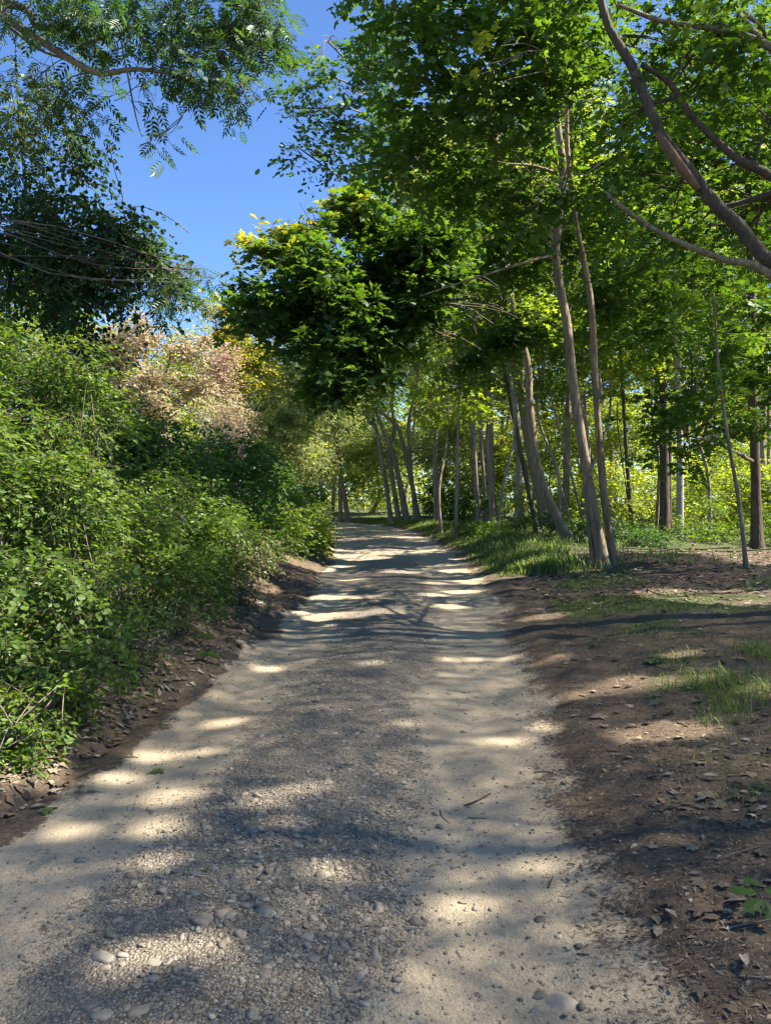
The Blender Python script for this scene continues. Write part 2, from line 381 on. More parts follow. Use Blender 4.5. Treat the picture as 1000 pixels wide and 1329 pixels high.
def ground_mat(name):
    m, nt, out = new_mat(name)
    tc = N(nt, 'ShaderNodeTexCoord'); P = tc.outputs['Object']
    def nz(s, d=5, r=.6): return N(nt, 'ShaderNodeTexNoise', {'Vector': P, 'Scale': s, 'Detail': d, 'Roughness': r}).outputs['Fac']
    big, mid, fine, grit = nz(.8, 4), nz(6, 5), nz(45, 4, .7), nz(220, 2, .8)
    def edge(a, w=.55):      # mask broken up by noise
        s = N(nt, 'ShaderNodeMath', {0: fine, 1: mid}, operation='ADD'); s2 = N(nt, 'ShaderNodeMath', {0: s.outputs[0], 1: 1.0}, operation='SUBTRACT')
        s3 = N(nt, 'ShaderNodeMath', {0: s2.outputs[0], 1: 1.3, 2: attr(nt, a)}, operation='MULTIPLY_ADD')
        return N(nt, 'ShaderNodeMapRange', {'Value': s3.outputs[0], 'From Min': .28, 'From Max': .72}, interpolation_type='SMOOTHSTEP').outputs[0]
    vor = N(nt, 'ShaderNodeTexVoronoi', {'Vector': P, 'Scale': 85.0, 'Randomness': 1.0})
    vor2 = N(nt, 'ShaderNodeTexVoronoi', {'Vector': P, 'Scale': 38.0, 'Randomness': 1.0})
    soil = ramp(nt, fine, [(.28, (.040, .028, .018)), (.5, (.098, .070, .046)), (.78, (.21, .16, .105))])
    soil = mixc(nt, ramp(nt, mid, [(.35, (0, 0, 0)), (.7, (.6, .6, .6))]), soil, (.115, .084, .056))
    sand = ramp(nt, fine, [(.25, (.29, .235, .155)), (.55, (.375, .31, .21)), (.8, (.44, .375, .27))])
    sand = mixc(nt, ramp(nt, grit, [(.60, (0, 0, 0)), (.74, (.75, .75, .75))]), sand, (.10, .085, .065))
    sand = mixc(nt, ramp(nt, mid, [(.42, (0, 0, 0)), (.72, (.5, .5, .5))]), sand, (.31, .25, .175))
    vc = N(nt, 'ShaderNodeSeparateColor', {0: vor.outputs['Color']}).outputs[0]
    grav = ramp(nt, vc, [(0, (.105, .090, .066)), (.4, (.21, .182, .137)), (.75, (.29, .255, .195)), (1, (.42, .375, .295))])
    grav = mixc(nt, ramp(nt, vor.outputs['Distance'], [(.35, (0, 0, 0)), (.75, (.8, .8, .8))]), grav, (.10, .078, .053))
    grav = mixc(nt, ramp(nt, mid, [(.4, (0, 0, 0)), (.65, (.65, .65, .65))]), grav, (.235, .202, .15))
    moss = ramp(nt, fine, [(.3, (.030, .036, .012)), (.55, (.062, .080, .022)), (.8, (.13, .14, .05))])
    col = mixc(nt, edge('gravel'), soil, grav)
    col = mixc(nt, edge('sand'), col, sand)
    col = mixc(nt, edge('moss'), col, moss)
    col = mixc(nt, 1.0, col, ramp(nt, big, [(.3, (.82, .82, .82)), (.7, (1.12, 1.12, 1.12))]), 'MULTIPLY')
    bs = N(nt, 'ShaderNodeBsdfPrincipled', {'Base Color': col, 'Roughness': .95, 'Specular IOR Level': .25})
    h1 = N(nt, 'ShaderNodeMath', {0: vor.outputs['Distance'], 1: attr(nt, 'gravel')}, operation='MULTIPLY')
    h2 = N(nt, 'ShaderNodeMath', {0: h1.outputs[0], 1: -1.2, 2: fine}, operation='MULTIPLY_ADD')
    h3 = N(nt, 'ShaderNodeMath', {0: grit, 1: .35, 2: h2.outputs[0]}, operation='MULTIPLY_ADD')
    bp = N(nt, 'ShaderNodeBump', {'Height': h3.outputs[0], 'Strength': .75, 'Distance': .014})
    nt.links.new(bp.outputs[0], bs.inputs['Normal']); nt.links.new(bs.outputs[0], out.inputs[0]); return m

M = {}
M['ground'] = ground_mat('ground')
M['maple'] = leaf_mat('maple_leaf', (.040, .088, .018), (.066, .132, .020), (.105, .175, .024), tint=(.30, .26, .02), trans=(2.1, 2.0, .5), amount=.44, gloss=.035)
M['maple_low'] = leaf_mat('young_maple_leaf', (.085, .150, .016), (.13, .205, .022), (.19, .26, .03), tint=(.34, .31, .02), trans=(2.3, 2.1, .5), amount=.58)
M['maple_shaded'] = leaf_mat('shaded_maple_leaf', (.031, .072, .016), (.047, .100, .018), (.078, .134, .022), tint=(.34, .30, .02), trans=(2.3, 2.1, .55), amount=.52, gloss=.035)  # shade on the overhanging maple put into a darker leaf colour
M['maple_high'] = leaf_mat('high_maple_leaf', (.045, .090, .016), (.070, .120, .020), (.10, .155, .024), tint=(.30, .26, .02), trans=(3.2, 2.6, .9), amount=.62, gloss=.03)  # extra translucency, so the added canopy passes more light
M['ash'] = leaf_mat('ash_leaf', (.026, .060, .020), (.042, .088, .022), (.080, .125, .026), tint=(.24, .24, .03), gloss=.06)
M['vine'] = leaf_mat('vine_leaf', (.014, .040, .014), (.024, .060, .016), (.055, .095, .020), tint=(.24, .24, .03), gloss=.03)
M['oak'] = leaf_mat('oak_leaf', (.030, .070, .026), (.048, .100, .030), (.10, .15, .04), tint=(.24, .22, .04))
M['shrub'] = leaf_mat('shrub_leaf', (.046, .094, .013), (.080, .142, .016), (.14, .20, .024), tint=(.28, .27, .03), gloss=.03, trans=(2.0, 2.0, .6))
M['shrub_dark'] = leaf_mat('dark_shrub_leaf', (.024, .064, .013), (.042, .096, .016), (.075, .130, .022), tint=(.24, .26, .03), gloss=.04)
M['bramble'] = leaf_mat('bramble_leaf', (.040, .080, .016), (.068, .118, .020), (.12, .165, .03), tint=(.26, .18, .07), gloss=.03)
M['dry'] = leaf_mat('dry_stalk', (.13, .105, .06), (.20, .16, .09), (.10, .12, .04), tint=(.07, .10, .03), trans=(1.2, 1.2, .9), amount=.3)
M['pink'] = leaf_mat('turning_leaf', (.38, .36, .20), (.46, .36, .25), (.22, .31, .10), tint=(.50, .34, .29), trans=(1.3, 1.2, .9), amount=.48, gloss=.03)
M['yellow'] = leaf_mat('yellow_leaf', (.20, .23, .03), (.30, .29, .03), (.17, .22, .04), tint=(.50, .40, .02), trans=(2.0, 1.9, .6), gloss=.03, amount=.55)
M['far'] = leaf_mat('sunny_leaf', (.14, .185, .04), (.195, .235, .05), (.26, .28, .08), tint=(.34, .29, .05), trans=(2.0, 2.0, .7), amount=.55, gloss=.03)  # lightened in place of haze and sunlight over the distant wood
M['far_pale'] = leaf_mat('pale_sunny_leaf', (.16, .20, .075), (.21, .25, .10), (.29, .31, .13), tint=(.40, .36, .12), trans=(1.8, 1.8, .8), amount=.55, gloss=.02)  # paler copy of far, with missing sunlight put into the colour
M['grass'] = leaf_mat('grass_blade', (.050, .095, .018), (.088, .145, .026), (.18, .19, .06), tint=(.34, .29, .14), trans=(1.5, 1.7, .7))
M['bark'] = bark_mat('grey_brown_bark', (.060, .043, .027), (.33, .25, .155), scale=16, bump=.9)
M['bark_dark'] = bark_mat('dark_bark', (.024, .017, .011), (.12, .088, .056), scale=14, bump=.9)
M['bark_pale'] = bark_mat('pale_bark', (.20, .175, .14), (.44, .40, .34), bands=True)
M['bark_far'] = bark_mat('weathered_bark', (.115, .086, .06), (.33, .26, .19), scale=6)
M['bark_peel'] = bark_mat('peeled_wood', (.10, .055, .028), (.20, .115, .06), scale=12)
M['twig'] = bark_mat('twig_bark', (.06, .045, .035), (.19, .15, .11), scale=14)
M['stone'] = simple_mat('pebble', [(0, (.085, .070, .05)), (.3, (.18, .148, .106)), (.6, (.24, .195, .138)), (.85, (.33, .28, .205)), (1, (.46, .40, .31))], .9, tint=(.185, .18, .15), scale=40)
M['litter'] = simple_mat('needle_litter', [(0, (.035, .024, .016)), (.4, (.105, .074, .047)), (.8, (.19, .14, .088)), (1, (.32, .25, .165))], .9, tint=(.36, .31, .23), scale=60)
M['fallen'] = simple_mat('fallen_leaf', [(0, (.11, .075, .045)), (.5, (.19, .14, .09)), (1, (.30, .25, .18))], .75, tint=(.13, .18, .03), scale=25, trans=.2)

# ------------------------------------------------------------------ sky, sun, camera
w = bpy.data.worlds.new('World'); scene.world = w; w.use_nodes = True
nt = w.node_tree; bg = nt.nodes['Background']
sky = nt.nodes.new('ShaderNodeTexSky'); sky.sky_type = 'NISHITA'; sky.sun_disc = False
sky.sun_elevation = SUN_EL; sky.sun_rotation = SUN_AZ
sky.air_density = .8; sky.dust_density = 0; sky.ozone_density = 6.0; sky.altitude = 0
deep = mixc(nt, 1.0, sky.outputs[0], (.62, .69, .78), 'MULTIPLY'); nt.links.new(deep, bg.inputs[0]); bg.inputs[1].default_value = .05
sl = bpy.data.lights.new('sun', 'SUN'); sl.energy = 2.7; sl.angle = rad(.6); sl.color = (1, .92, .80)
so = bpy.data.objects.new('sun', sl); COL.objects.link(so)
from mathutils import Vector
so.rotation_euler = Vector(-SUN).to_track_quat('-Z', 'Y').to_euler(); so.location = (20, -10, 30)
cd = bpy.data.cameras.new('camera'); cam = bpy.data.objects.new('camera', cd); COL.objects.link(cam)
cd.sensor_fit = 'VERTICAL'; cd.sensor_height = 36; cd.sensor_width = 36; cd.lens = 36 * FOC / 1329
cd.shift_y = -(664.5 - HZ) / 1329; cd.clip_end = 2000; cd.clip_start = .05
cam.location = (0, 0, EYE); cam.rotation_euler = (PI / 2, 0, 0); scene.camera = cam
scene.view_settings.view_transform = 'Standard'; scene.view_settings.look = 'None'; scene.view_settings.gamma = 1
scene.view_settings.exposure = 2.92
cy = scene.cycles
cy.max_bounces = 6; cy.diffuse_bounces = 4; cy.glossy_bounces = 2; cy.transmission_bounces = 4; cy.transparent_max_bounces = 4
cy.caustics_reflective = False; cy.caustics_refractive = False
cy.use_denoising = True; cy.use_adaptive_sampling = True; cy.adaptive_threshold = .02
cy.sample_clamp_indirect = 6
scene.render.engine = 'CYCLES'; cy.filter_width = 1.3
try: cy.denoiser = 'OPENIMAGEDENOISE'; cy.denoising_input_passes = 'RGB_ALBEDO_NORMAL'
except Exception: pass

# ------------------------------------------------------------------ ground and road, one lattice
def masks(x, y):
    u = road_u(x, y) + .05 * noise(x * 2.2, y * 1.0, 0, 61) + .03 * noise(x * 8, y * 5, 0, 62)
    a, b = xl(y), xr(y); dr = x - b; dl = a - x
    far = ss(9, 24, y)
    sand = (ss(-.02, .05, u) * (1 - ss(.20, .36, u)) * .85 + ss(.57, .73, u) * (1 - ss(.86, 1.10, u)))
    grav = ss(.18, .34, u) * (1 - ss(.60, .74, u)) + .35 * ss(.0, .1, u) * (1 - ss(.9, 1, u))
    sand = np.maximum(sand, far * .62 * ss(0, .08, u) * (1 - ss(.92, 1.03, u)))
    moss = ss(.25, .75, .5 + .5 * fbm(x * .8, y * .6, 0, 71, 3)) * ss(.3, 1.2, dr) * (ss(7, 11, y) * .95 + .75 * ss(1.6, 2.2, x) * ss(4.2, 5.2, y)) * (1 - ss(13.5, 15, y) * ss(3.0, 4.5, x))
    moss = np.maximum(moss, ss(0.2, .8, dr) * ss(15, 22, y))
    moss = np.maximum(moss, .5 * ss(1.2, 3, dl))
    return np.clip(sand, 0, 1), np.clip(grav, 0, 1), np.clip(moss, 0, 1)
ys = [-8.0]
while ys[-1] < 400:
    y = ys[-1]; ys.append(y + (.35 if y < 1.2 else .03 if y < 5.5 else min(.03 * (y / 5.5) ** 1.6, 12)))
ys = np.array(ys)
ds = [0.0]
while ds[-1] < 260: ds.append(ds[-1] + min(.03 + .045 * ds[-1], 10))
ds = np.array(ds[1:])
us = np.linspace(0, 1, 96)
Yg = ys[:, None]; A_, B_ = xl(ys)[:, None], xr(ys)[:, None]
Xl = A_ - ds[::-1][None]; Xr = B_ + ds[None]; Xm = A_ + us[None] * (B_ - A_)
def sheet(name, X):
    Yf = np.broadcast_to(Yg, X.shape); n, k = X.shape
    V = np.stack([X, Yf, gz(X, Yf)], -1).reshape(-1, 3)
    i = (np.arange(n - 1)[:, None] * k + np.arange(k - 1)[None]).ravel()
    G = Geo(); G.add(V, [np.stack([i, i + 1, i + k + 1, i + k], -1)])
    o = G.build(name, M['ground']); tag(o, kind='structure')
    for nm, d in zip(('sand', 'gravel', 'moss'), masks(V[:, 0], V[:, 1])):
        o.data.attributes.new(nm, 'FLOAT', 'POINT').data.foreach_set('value', d.astype(np.float32))
    return o
sheet('dirt_road', Xm)
sheet('ground_verge', np.concatenate([Xl, A_], 1)).name = 'ground'
sheet('ground', np.concatenate([B_, Xr], 1))

# ------------------------------------------------------------------ trees
def make_tree(name, label, cat, stems, blobs, tm, size, leafmat, bark='bark', base=None, group=None, limbs=True, limb_r=.03, extra=(), trunk_twigs=True, crown_kw=None, crowns=(), limb_name='limb'):
    """stems: [(points, r0, r1)]"""
    p0 = np.asarray(stems[0][0][0], float) if base is None else np.asarray(base, float)
    th = thing(name, label, cat, p0, group)
    GT, polys = Geo(), []
    for pts, r0, r1 in stems:
        pts = np.asarray(pts, float); ln = np.linalg.norm(np.diff(pts, axis=0), axis=1).sum(); n = max(10, int(ln * 4))
        p = smooth_path(pts, n); rr = np.linspace(r0, r1, n)
        flare = np.exp(-np.linalg.norm(p - p[0], axis=1) / (r0 * 2.2)) * r0 * .55 if pts[0][2] < 1.2 else 0
        tube(GT, p, rr + flare, 10, .05); polys.append(p)
    GT.build('trunk', M[bark], th, origin=p0)
    for pts, r0, r1, mt in extra:
        g = Geo(); pts = np.asarray(pts, float); n = 26
        pp = smooth_path(pts, n); (polys.append(pp) if r0 >= .04 else None); tube(g, pp, np.linspace(r0, r1, n) * (np.sin(np.linspace(.25, PI - .2, n)) ** .35 if mt == 'bark_peel' else 1), 8, .09); g.build('bare_wood' if mt == 'bark_peel' else limb_name, M[mt], th, origin=p0)
    GL, GB = Geo(), Geo()
    kw = dict(crown_kw or {})
    if blobs:
        crown(GL, GB if trunk_twigs else None, blobs, tm, size, **kw)
        if limbs:
            for b in blobs: limb_to(GB, polys, b[0], b[1], limb_r, 5 if trunk_twigs else 3)
        if GB.n: GB.build('branches', M['twig' if bark != 'bark_dark' else 'bark_dark'], th, origin=p0)
        cr = GL.build('crown', M[leafmat], th, smooth=False, origin=p0)
    return th
def stem(pix, Y=None, dY=0.0):
    """trunk line given by photo points; the first stands on the ground at its own distance"""
    if Y is None: Y = base_Y(*pix[0])
    out = []
    for i, (px, py) in enumerate(pix):
        p = at(px, py, Y + dY * i)
        if i == 0: p[2] = hz(p[0], p[1]) - .05
        out.append(p)
    return out
TOPTINT = lambda P, c, r: np.clip(((P[:, 2] - c[2]) / r[2] + .25) * .8, 0, 1) * R.uniform(.5, 1, len(P))  # yellower towards each top: turning leaves, and sunlight put into the tint
# --- tall slim maples on the right bank
A1 = stem([(784, 737), (766, 640), (746, 520), (735, 420), (721, 330), (730, 230), (722, 150), (717, 60), (712, -60), (705, -200)])
YA = A1[0][1]
A2 = stem([(797, 737), (783, 640), (772, 500), (767, 400), (755, 330), (744, 270), (735, 170), (742, 60), (750, -60)], YA + .15)
make_tree('maple_tree', 'tall twin-stemmed grey maple at the bend of the right bank, lit at its foot', 'tree',
    [(A1, .108, .045), (A2, .080, .035), (stem([(771, 736), (765, 690), (760, 640), (752, 560)], YA + .1), .06, .03)],
    [B(545, 50, 11, 75, 70), B(640, 40, 10.5, 80, 60), B(560, 150, 12, 80, 60), B(660, 150, 11, 75, 70), B(735, 70, 11, 60, 70), B(610, 240, 13, 75, 55), B(690, 260, 12.5, 60, 50), B(770, 250, 13, 60, 50), B(505, 15, 11.5, 45, 50, 1, 2.2),
     B(630, 85, 9, 50, 30, 1, 1.0, .25), B(520, 210, 12, 60, 45), B(760, 140, 12, 55, 55), B(600, -110, 11, 140, 80), B(760, -120, 10.5, 110, 80), B(480, -60, 11.5, 60, 50)],
    MAPLE, .125, 'maple', limb_r=.017, extra=[
     ([at(722, 225, YA), at(690, 215, YA - .2), at(655, 212, YA - .5), at(620, 204, YA - .8)], .035, .010, 'bark'),
     ([at(722, 330, YA), at(690, 338, YA - .5), at(650, 350, YA - 1.), at(600, 366, YA - 1.5), at(545, 384, YA - 2)], .035, .010, 'bark'),
     ([at(745, 300, YA), at(715, 275, YA - .3), at(680, 245, YA - .7), at(640, 220, YA - 1.2)], .025, .008, 'bark_dark')],
    crown_kw=dict(lai=3.7, m=9, slen=.65, cull=.0))
B1 = stem([(738, 702), (702, 622), (688, 540), (684, 470), (667, 410), (656, 330), (646, 240), (640, 110), (632, -20)])
YB = B1[0][1]
make_tree('maple_tree', 'slender maple with a bent foot leaning over the road, yellowing, sun-tinted crown edge', 'tree', [(B1, .135, .05)],
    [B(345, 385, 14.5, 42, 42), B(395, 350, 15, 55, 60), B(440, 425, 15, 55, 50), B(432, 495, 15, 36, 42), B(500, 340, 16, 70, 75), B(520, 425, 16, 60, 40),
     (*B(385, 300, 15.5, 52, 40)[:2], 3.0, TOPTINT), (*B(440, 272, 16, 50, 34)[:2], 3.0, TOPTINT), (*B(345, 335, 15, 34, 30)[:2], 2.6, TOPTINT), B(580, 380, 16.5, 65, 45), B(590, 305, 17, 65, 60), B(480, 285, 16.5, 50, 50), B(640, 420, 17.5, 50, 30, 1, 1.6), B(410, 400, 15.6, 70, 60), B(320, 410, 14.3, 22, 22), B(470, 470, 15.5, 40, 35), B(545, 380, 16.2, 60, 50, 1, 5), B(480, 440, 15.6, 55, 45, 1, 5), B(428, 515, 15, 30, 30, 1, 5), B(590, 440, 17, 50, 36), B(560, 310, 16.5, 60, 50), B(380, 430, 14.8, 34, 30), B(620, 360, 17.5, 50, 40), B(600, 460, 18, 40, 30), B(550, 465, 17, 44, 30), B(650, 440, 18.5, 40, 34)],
    MAPLE, .145, 'maple_shaded', limb_r=.035, extra=[
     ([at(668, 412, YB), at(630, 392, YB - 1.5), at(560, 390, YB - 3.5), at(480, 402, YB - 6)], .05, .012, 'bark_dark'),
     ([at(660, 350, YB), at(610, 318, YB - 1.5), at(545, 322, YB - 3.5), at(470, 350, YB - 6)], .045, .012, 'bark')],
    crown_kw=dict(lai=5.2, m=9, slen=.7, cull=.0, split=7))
C1 = stem([(697, 692), (672, 570), (656, 490), (640, 420), (630, 330), (622, 240)])
make_tree('maple_tree', 'thin dark leaning stem just left of the bent-footed maple', 'tree', [(C1, .095, .045)],
    [B(640, 300, 20, 50, 50), B(600, 250, 21, 50, 50), B(660, 360, 20, 40, 40)], MAPLE, .16, 'maple', 'bark_dark', limb_r=.03, crown_kw=dict(lai=3.8, m=9, cull=0))
D1 = stem([(820, 688), (812, 580), (806, 480), (800, 400), (790, 300), (785, 200)])
make_tree('maple_tree', 'straight thin dark maple stem standing behind the twin-stemmed one', 'tree', [(D1, .085, .04), (stem([(820, 640), (802, 560), (800, 520)], D1[0][1] + .2), .03, .02)],
    [B(800, 360, 17, 65, 50), B(850, 300, 17, 60, 50), B(760, 400, 18, 50, 40), B(800, 210, 18, 65, 60), B(740, 300, 19, 60, 60), B(700, 200, 19.5, 60, 60), B(860, 190, 18.5, 60, 60), B(780, 110, 18, 70, 60)], MAPLE, .15, 'maple', 'bark_dark', limb_r=.03, crown_kw=dict(lai=3.8, m=9, cull=0))
E1 = stem([(862, 692), (861, 560), (857, 430), (850, 300), (846, 160)])
make_tree('oak_tree', 'thick dark trunk with a lit bark patch, beside the pale birch', 'tree', [(E1, .17, .09), (stem([(868, 690), (868, 600), (872, 520)], E1[0][1] + .3), .10, .06)],
    [B(860, 380, 20, 60, 45), B(910, 330, 20, 60, 55), B(820, 440, 21, 50, 40), B(930, 220, 19, 60, 60), B(870, 90, 18.5, 70, 60), B(960, 120, 18, 60, 70), B(990, 280, 19, 50, 60)], MAPLE, .16, 'maple', 'bark_dark', limb_r=.04, crown_kw=dict(lai=3.8, m=9, cull=0))
F1 = stem([(881, 694), (882, 600), (880, 520), (874, 440), (866, 380), (864, 300)])
make_tree('birch_tree', 'pale birch trunk with banded bark beside a thick dark trunk', 'tree', [(F1, .125, .07)],
    [B(880, 300, 23, 45, 45), B(930, 380, 23, 40, 40)], OVAL, .10, 'maple_low', 'bark_pale', limb_r=.03, crown_kw=dict(lai=2.0, m=9))
G1 = stem([(982, 712), (979, 600), (976, 480), (974, 360), (970, 240)])
YG = G1[0][1]
make_tree('maple_tree', 'dark straight maple trunk with a long leafy bough reaching towards the birch', 'tree', [(G1, .135, .07)],
    [B(960, 470, 15.5, 55, 45), B(895, 455, 15, 70, 55), B(850, 520, 15, 55, 45), B(905, 545, 14.5, 60, 38), B(960, 555, 14.5, 45, 32), B(840, 585, 15.5, 35, 28, 1, 1.8), B(985, 400, 16, 45, 50), B(930, 395, 16, 60, 45), B(1010, 490, 15, 40, 50), B(890, 595, 15, 40, 24, 1, 1.6)],
    MAPLE, .15, 'maple', 'bark_dark', limb_r=.03, extra=[([at(977, 600, YG), at(950, 585, YG - 1), at(920, 572, YG - 2.2), at(890, 566, YG - 3.5)], .05, .012, 'bark_dark')],
    crown_kw=dict(lai=4.0, m=9, slen=.65, cull=.02))
H1 = stem([(968, 737), (958, 650), (944, 570), (932, 480), (925, 380)])
make_tree('sapling', 'thin bare leaning sapling stem on the leaf-strewn floor', 'tree', [(H1, .04, .02)],
    [B(925, 420, 13.5, 40, 35, 1, 2.2), B(950, 500, 13.2, 30, 25, 1, 1.6)], MAPLE, .13, 'maple', limb_r=.012, crown_kw=dict(lai=2, m=7, slen=.5))
I1 = stem([(732, 668), (735, 600), (737, 520), (742, 440), (750, 360)], 30)
make_tree('maple_tree', 'grey trunk half hidden behind the leaning stems, in front of sunny leaves', 'tree', [(I1, .15, .08)],
    [B(740, 360, 27, 60, 60), B(690, 330, 28, 60, 60), B(720, 430, 27, 45, 35)], MAPLE_S, .18, 'maple', limb_r=.05, crown_kw=dict(lai=2.2, m=9, slen=.9))
J1 = stem([(762, 694), (742, 622), (716, 520), (694, 440), (680, 380)])
make_tree('sapling', 'very thin leaning sapling crossing behind the bent-footed maple', 'tree', [(J1, .045, .022), (stem([(745, 650), (715, 590), (702, 555), (690, 520)], J1[0][1] + .4), .04, .02)],
    [B(690, 400, 22, 35, 30, 1, 1.8)], MAPLE, .14, 'maple_low', limb_r=.02, crown_kw=dict(lai=2, m=7))
K1 = stem([(674, 668), (673, 600), (670, 540), (668, 470)], 34)
make_tree('birch_tree', 'short pale trunk standing deep among the leaning stems', 'tree', [(K1, .19, .13)],
    [B(670, 440, 33, 45, 45)], OVAL, .16, 'far', 'bark_pale', limb_r=.05, crown_kw=dict(lai=2, m=9, slen=.9))
# --- oak whose airy top shows against the sky
Q1 = stem([(712, 684), (690, 600), (672, 500), (640, 400), (590, 300), (540, 200), (490, 120)], 30)
make_tree('oak_tree', 'airy pale oak top showing against the blue sky above the yellowing maple', 'tree', [(Q1, .2, .07)],
    [B(415, 100, 22, 38, 50, 1, 1.3), B(385, 190, 22, 34, 40, 1, 1.2), B(440, 160, 22.5, 48, 55, 1, 1.6), B(470, 90, 22.5, 55, 55, 1, 1.6), B(420, 55, 22, 26, 22, 1, 1.1, .35), B(500, 160, 23, 50, 60, 1, 2), B(380, 140, 22, 24, 22, 1, .9), B(455, 215, 22.5, 50, 30, 1, 1.6), B(505, 60, 22.5, 50, 50, 1, 1.8)],
    OAK, .19, 'oak', limb_r=.05, crown_kw=dict(lai=1.5, m=9, slen=.9, cull=.15, shell=.6, tilt=.6))
# --- tree beside the frame on the right whose limbs cross it
YL = 9.0
LT = [np.array([5.9, 8.6, hz(5.9, 8.6) - .05]), np.array([5.8, 8.7, 2.0]), np.array([5.5, 8.8, 4.0]), np.array([5.3, 8.6, 6.5]), np.array([5.2, 8.2, 10])]
make_tree('old_maple_tree', 'old maple at the right edge, its dark scarred limbs sweeping up across the leaves', 'tree', [(LT, .20, .08)],
    [B(820, 60, 9.5, 75, 65), B(900, 70, 9.5, 75, 70), B(980, 50, 9, 70, 70), B(960, 200, 10, 60, 50), B(870, 250, 11, 55, 50), B(940, 300, 11, 60, 45), B(1000, 150, 9.5, 50, 60), B(800, 170, 10.5, 55, 50), B(890, 170, 11.5, 60, 50), B(980, 320, 12, 55, 50), B(840, 330, 12.5, 60, 40), B(780, 50, 12.5, 60, 60), B(880, 130, 13, 70, 60), B(980, 110, 13, 60, 70), B(940, 20, 13, 80, 50), B(740, 10, 13, 50, 50),
],
    MAPLE, .125, 'maple', 'bark_dark', limb_r=.04, extra=[
     ([np.array([5.5, 8.9, 3.6]), at(1000, 342, YL), at(958, 292, YL), at(925, 262, YL), at(893, 220, YL), at(862, 182, YL), at(848, 155, YL), at(822, 92, YL), at(806, 64, YL), at(786, 28, YL), at(768, -50, YL)], .092, .042, 'bark_dark'),
     ([at(852, 172, YL - .03), at(864, 190, YL - .05), at(882, 216, YL - .05), at(906, 246, YL - .03)], .052, .062, 'bark_peel'),
     ([np.array([5.4, 8.7, 3.9]), at(1020, 245, YL + .3), at(955, 205, YL + .3), at(900, 155, YL + .3), at(868, 108, YL + .2), at(832, 84, YL + .05)], .06, .03, 'bark_dark'),
     ([np.array([5.6, 8.8, 3.0]), at(1000, 358, YL - .2), at(935, 336, YL - .3), at(862, 306, YL - .4), at(806, 268, YL - .5), at(784, 248, YL - .5)], .055, .014, 'bark'),
     ([np.array([5.35, 8.5, 5.8]), at(1000, 62, YL), at(930, 38, YL), at(860, 28, YL), at(800, 6, YL)], .055, .02, 'bark')],
    crown_kw=dict(lai=2.5, m=9, slen=.6, cull=.0))
# --- trees beside the path, added out of view to shade it
# --- tree on the left whose boughs enter the frame
YW = 7.0
WT = [np.array([-6.2, 7.2, hz(-6.2, 7.2) - .05]), np.array([-6.1, 7.2, 3]), np.array([-5.6, 7.1, 5.2]), np.array([-5.4, 7.0, 8.5])]
make_tree('ash_tree', 'ash at the left edge, its drooping feathery boughs dark against the sky', 'tree', [(WT, .22, .09)],
    [B(60, 45, 7.2, 75, 45), B(150, 30, 7, 70, 45), B(240, 25, 7.2, 60, 40), B(310, 45, 7.2, 55, 55), B(335, 20, 7.4, 40, 40), B(215, 80, 7, 50, 25, 1, 1.5), B(300, 110, 7, 40, 32, 1, 2.0), B(335, 90, 7.2, 28, 40, 1, 1.8), B(200, 182, 6.9, 20, 20, 1, 1.9), B(180, 128, 7, 40, 18, 1, 1.6), B(110, 130, 7.3, 40, 40, 1, 1.8), B(40, 110, 7.5, 50, 60, 1, 2.2, .25), B(30, 190, 7.6, 40, 50, 1, 2.2, .12),
     B(215, 350, 7.8, 50, 28, 1, 3.2), B(165, 330, 7.9, 45, 35), B(250, 348, 7.7, 30, 18, 1, 2.6), B(222, 385, 7.8, 22, 25, 1, 2.2), B(275, 360, 7.7, 14, 10, 1, 1.6), B(120, -60, 7, 120, 60), B(290, -50, 7.2, 80, 50), B(265, 70, 7.3, 55, 40)],
    ASH, .155, 'ash', 'bark', limb_r=.012, extra=[
     ([np.array([-5.9, 7.3, 3.4]), at(-60, 330, 7.9), at(40, 318, 7.9), at(130, 322, 7.9), at(215, 345, 7.8), at(250, 350, 7.7)], .038, .006, 'bark_dark'),
     ([np.array([-5.5, 7.1, 5.6]), at(-40, -10, YW), at(10, 25, YW), at(60, 58, YW), at(110, 88, YW), at(135, 96, YW), at(175, 90, YW), at(225, 96, YW), at(262, 108, YW)], .05, .010, 'bark'),
     ([np.array([-5.5, 7.1, 5.2]), at(-30, 20, YW + .1), at(20, 42, YW + .1), at(55, 66, YW + .1), at(82, 76, YW + .1)], .022, .008, 'bark'),
     ([np.array([-5.45, 7.1, 6.0]), at(0, 5, YW + .3), at(50, 34, YW + .3), at(78, 38, YW + .3)], .045, .03, 'bark_dark'),
     ([at(105, 60, YW), at(130, 50, YW), at(160, 42, YW), at(182, 30, YW)], .014, .006, 'bark'),
     ([at(165, 92, YW), at(174, 140, YW), at(180, 165, YW), at(185, 178, YW)], .008, .004, 'bark')],
    crown_kw=dict(lai=3.4, m=5, slen=.32, cull=.02, hang=.5, tilt=.5, tw=.003, fr=1.8, carve=False))
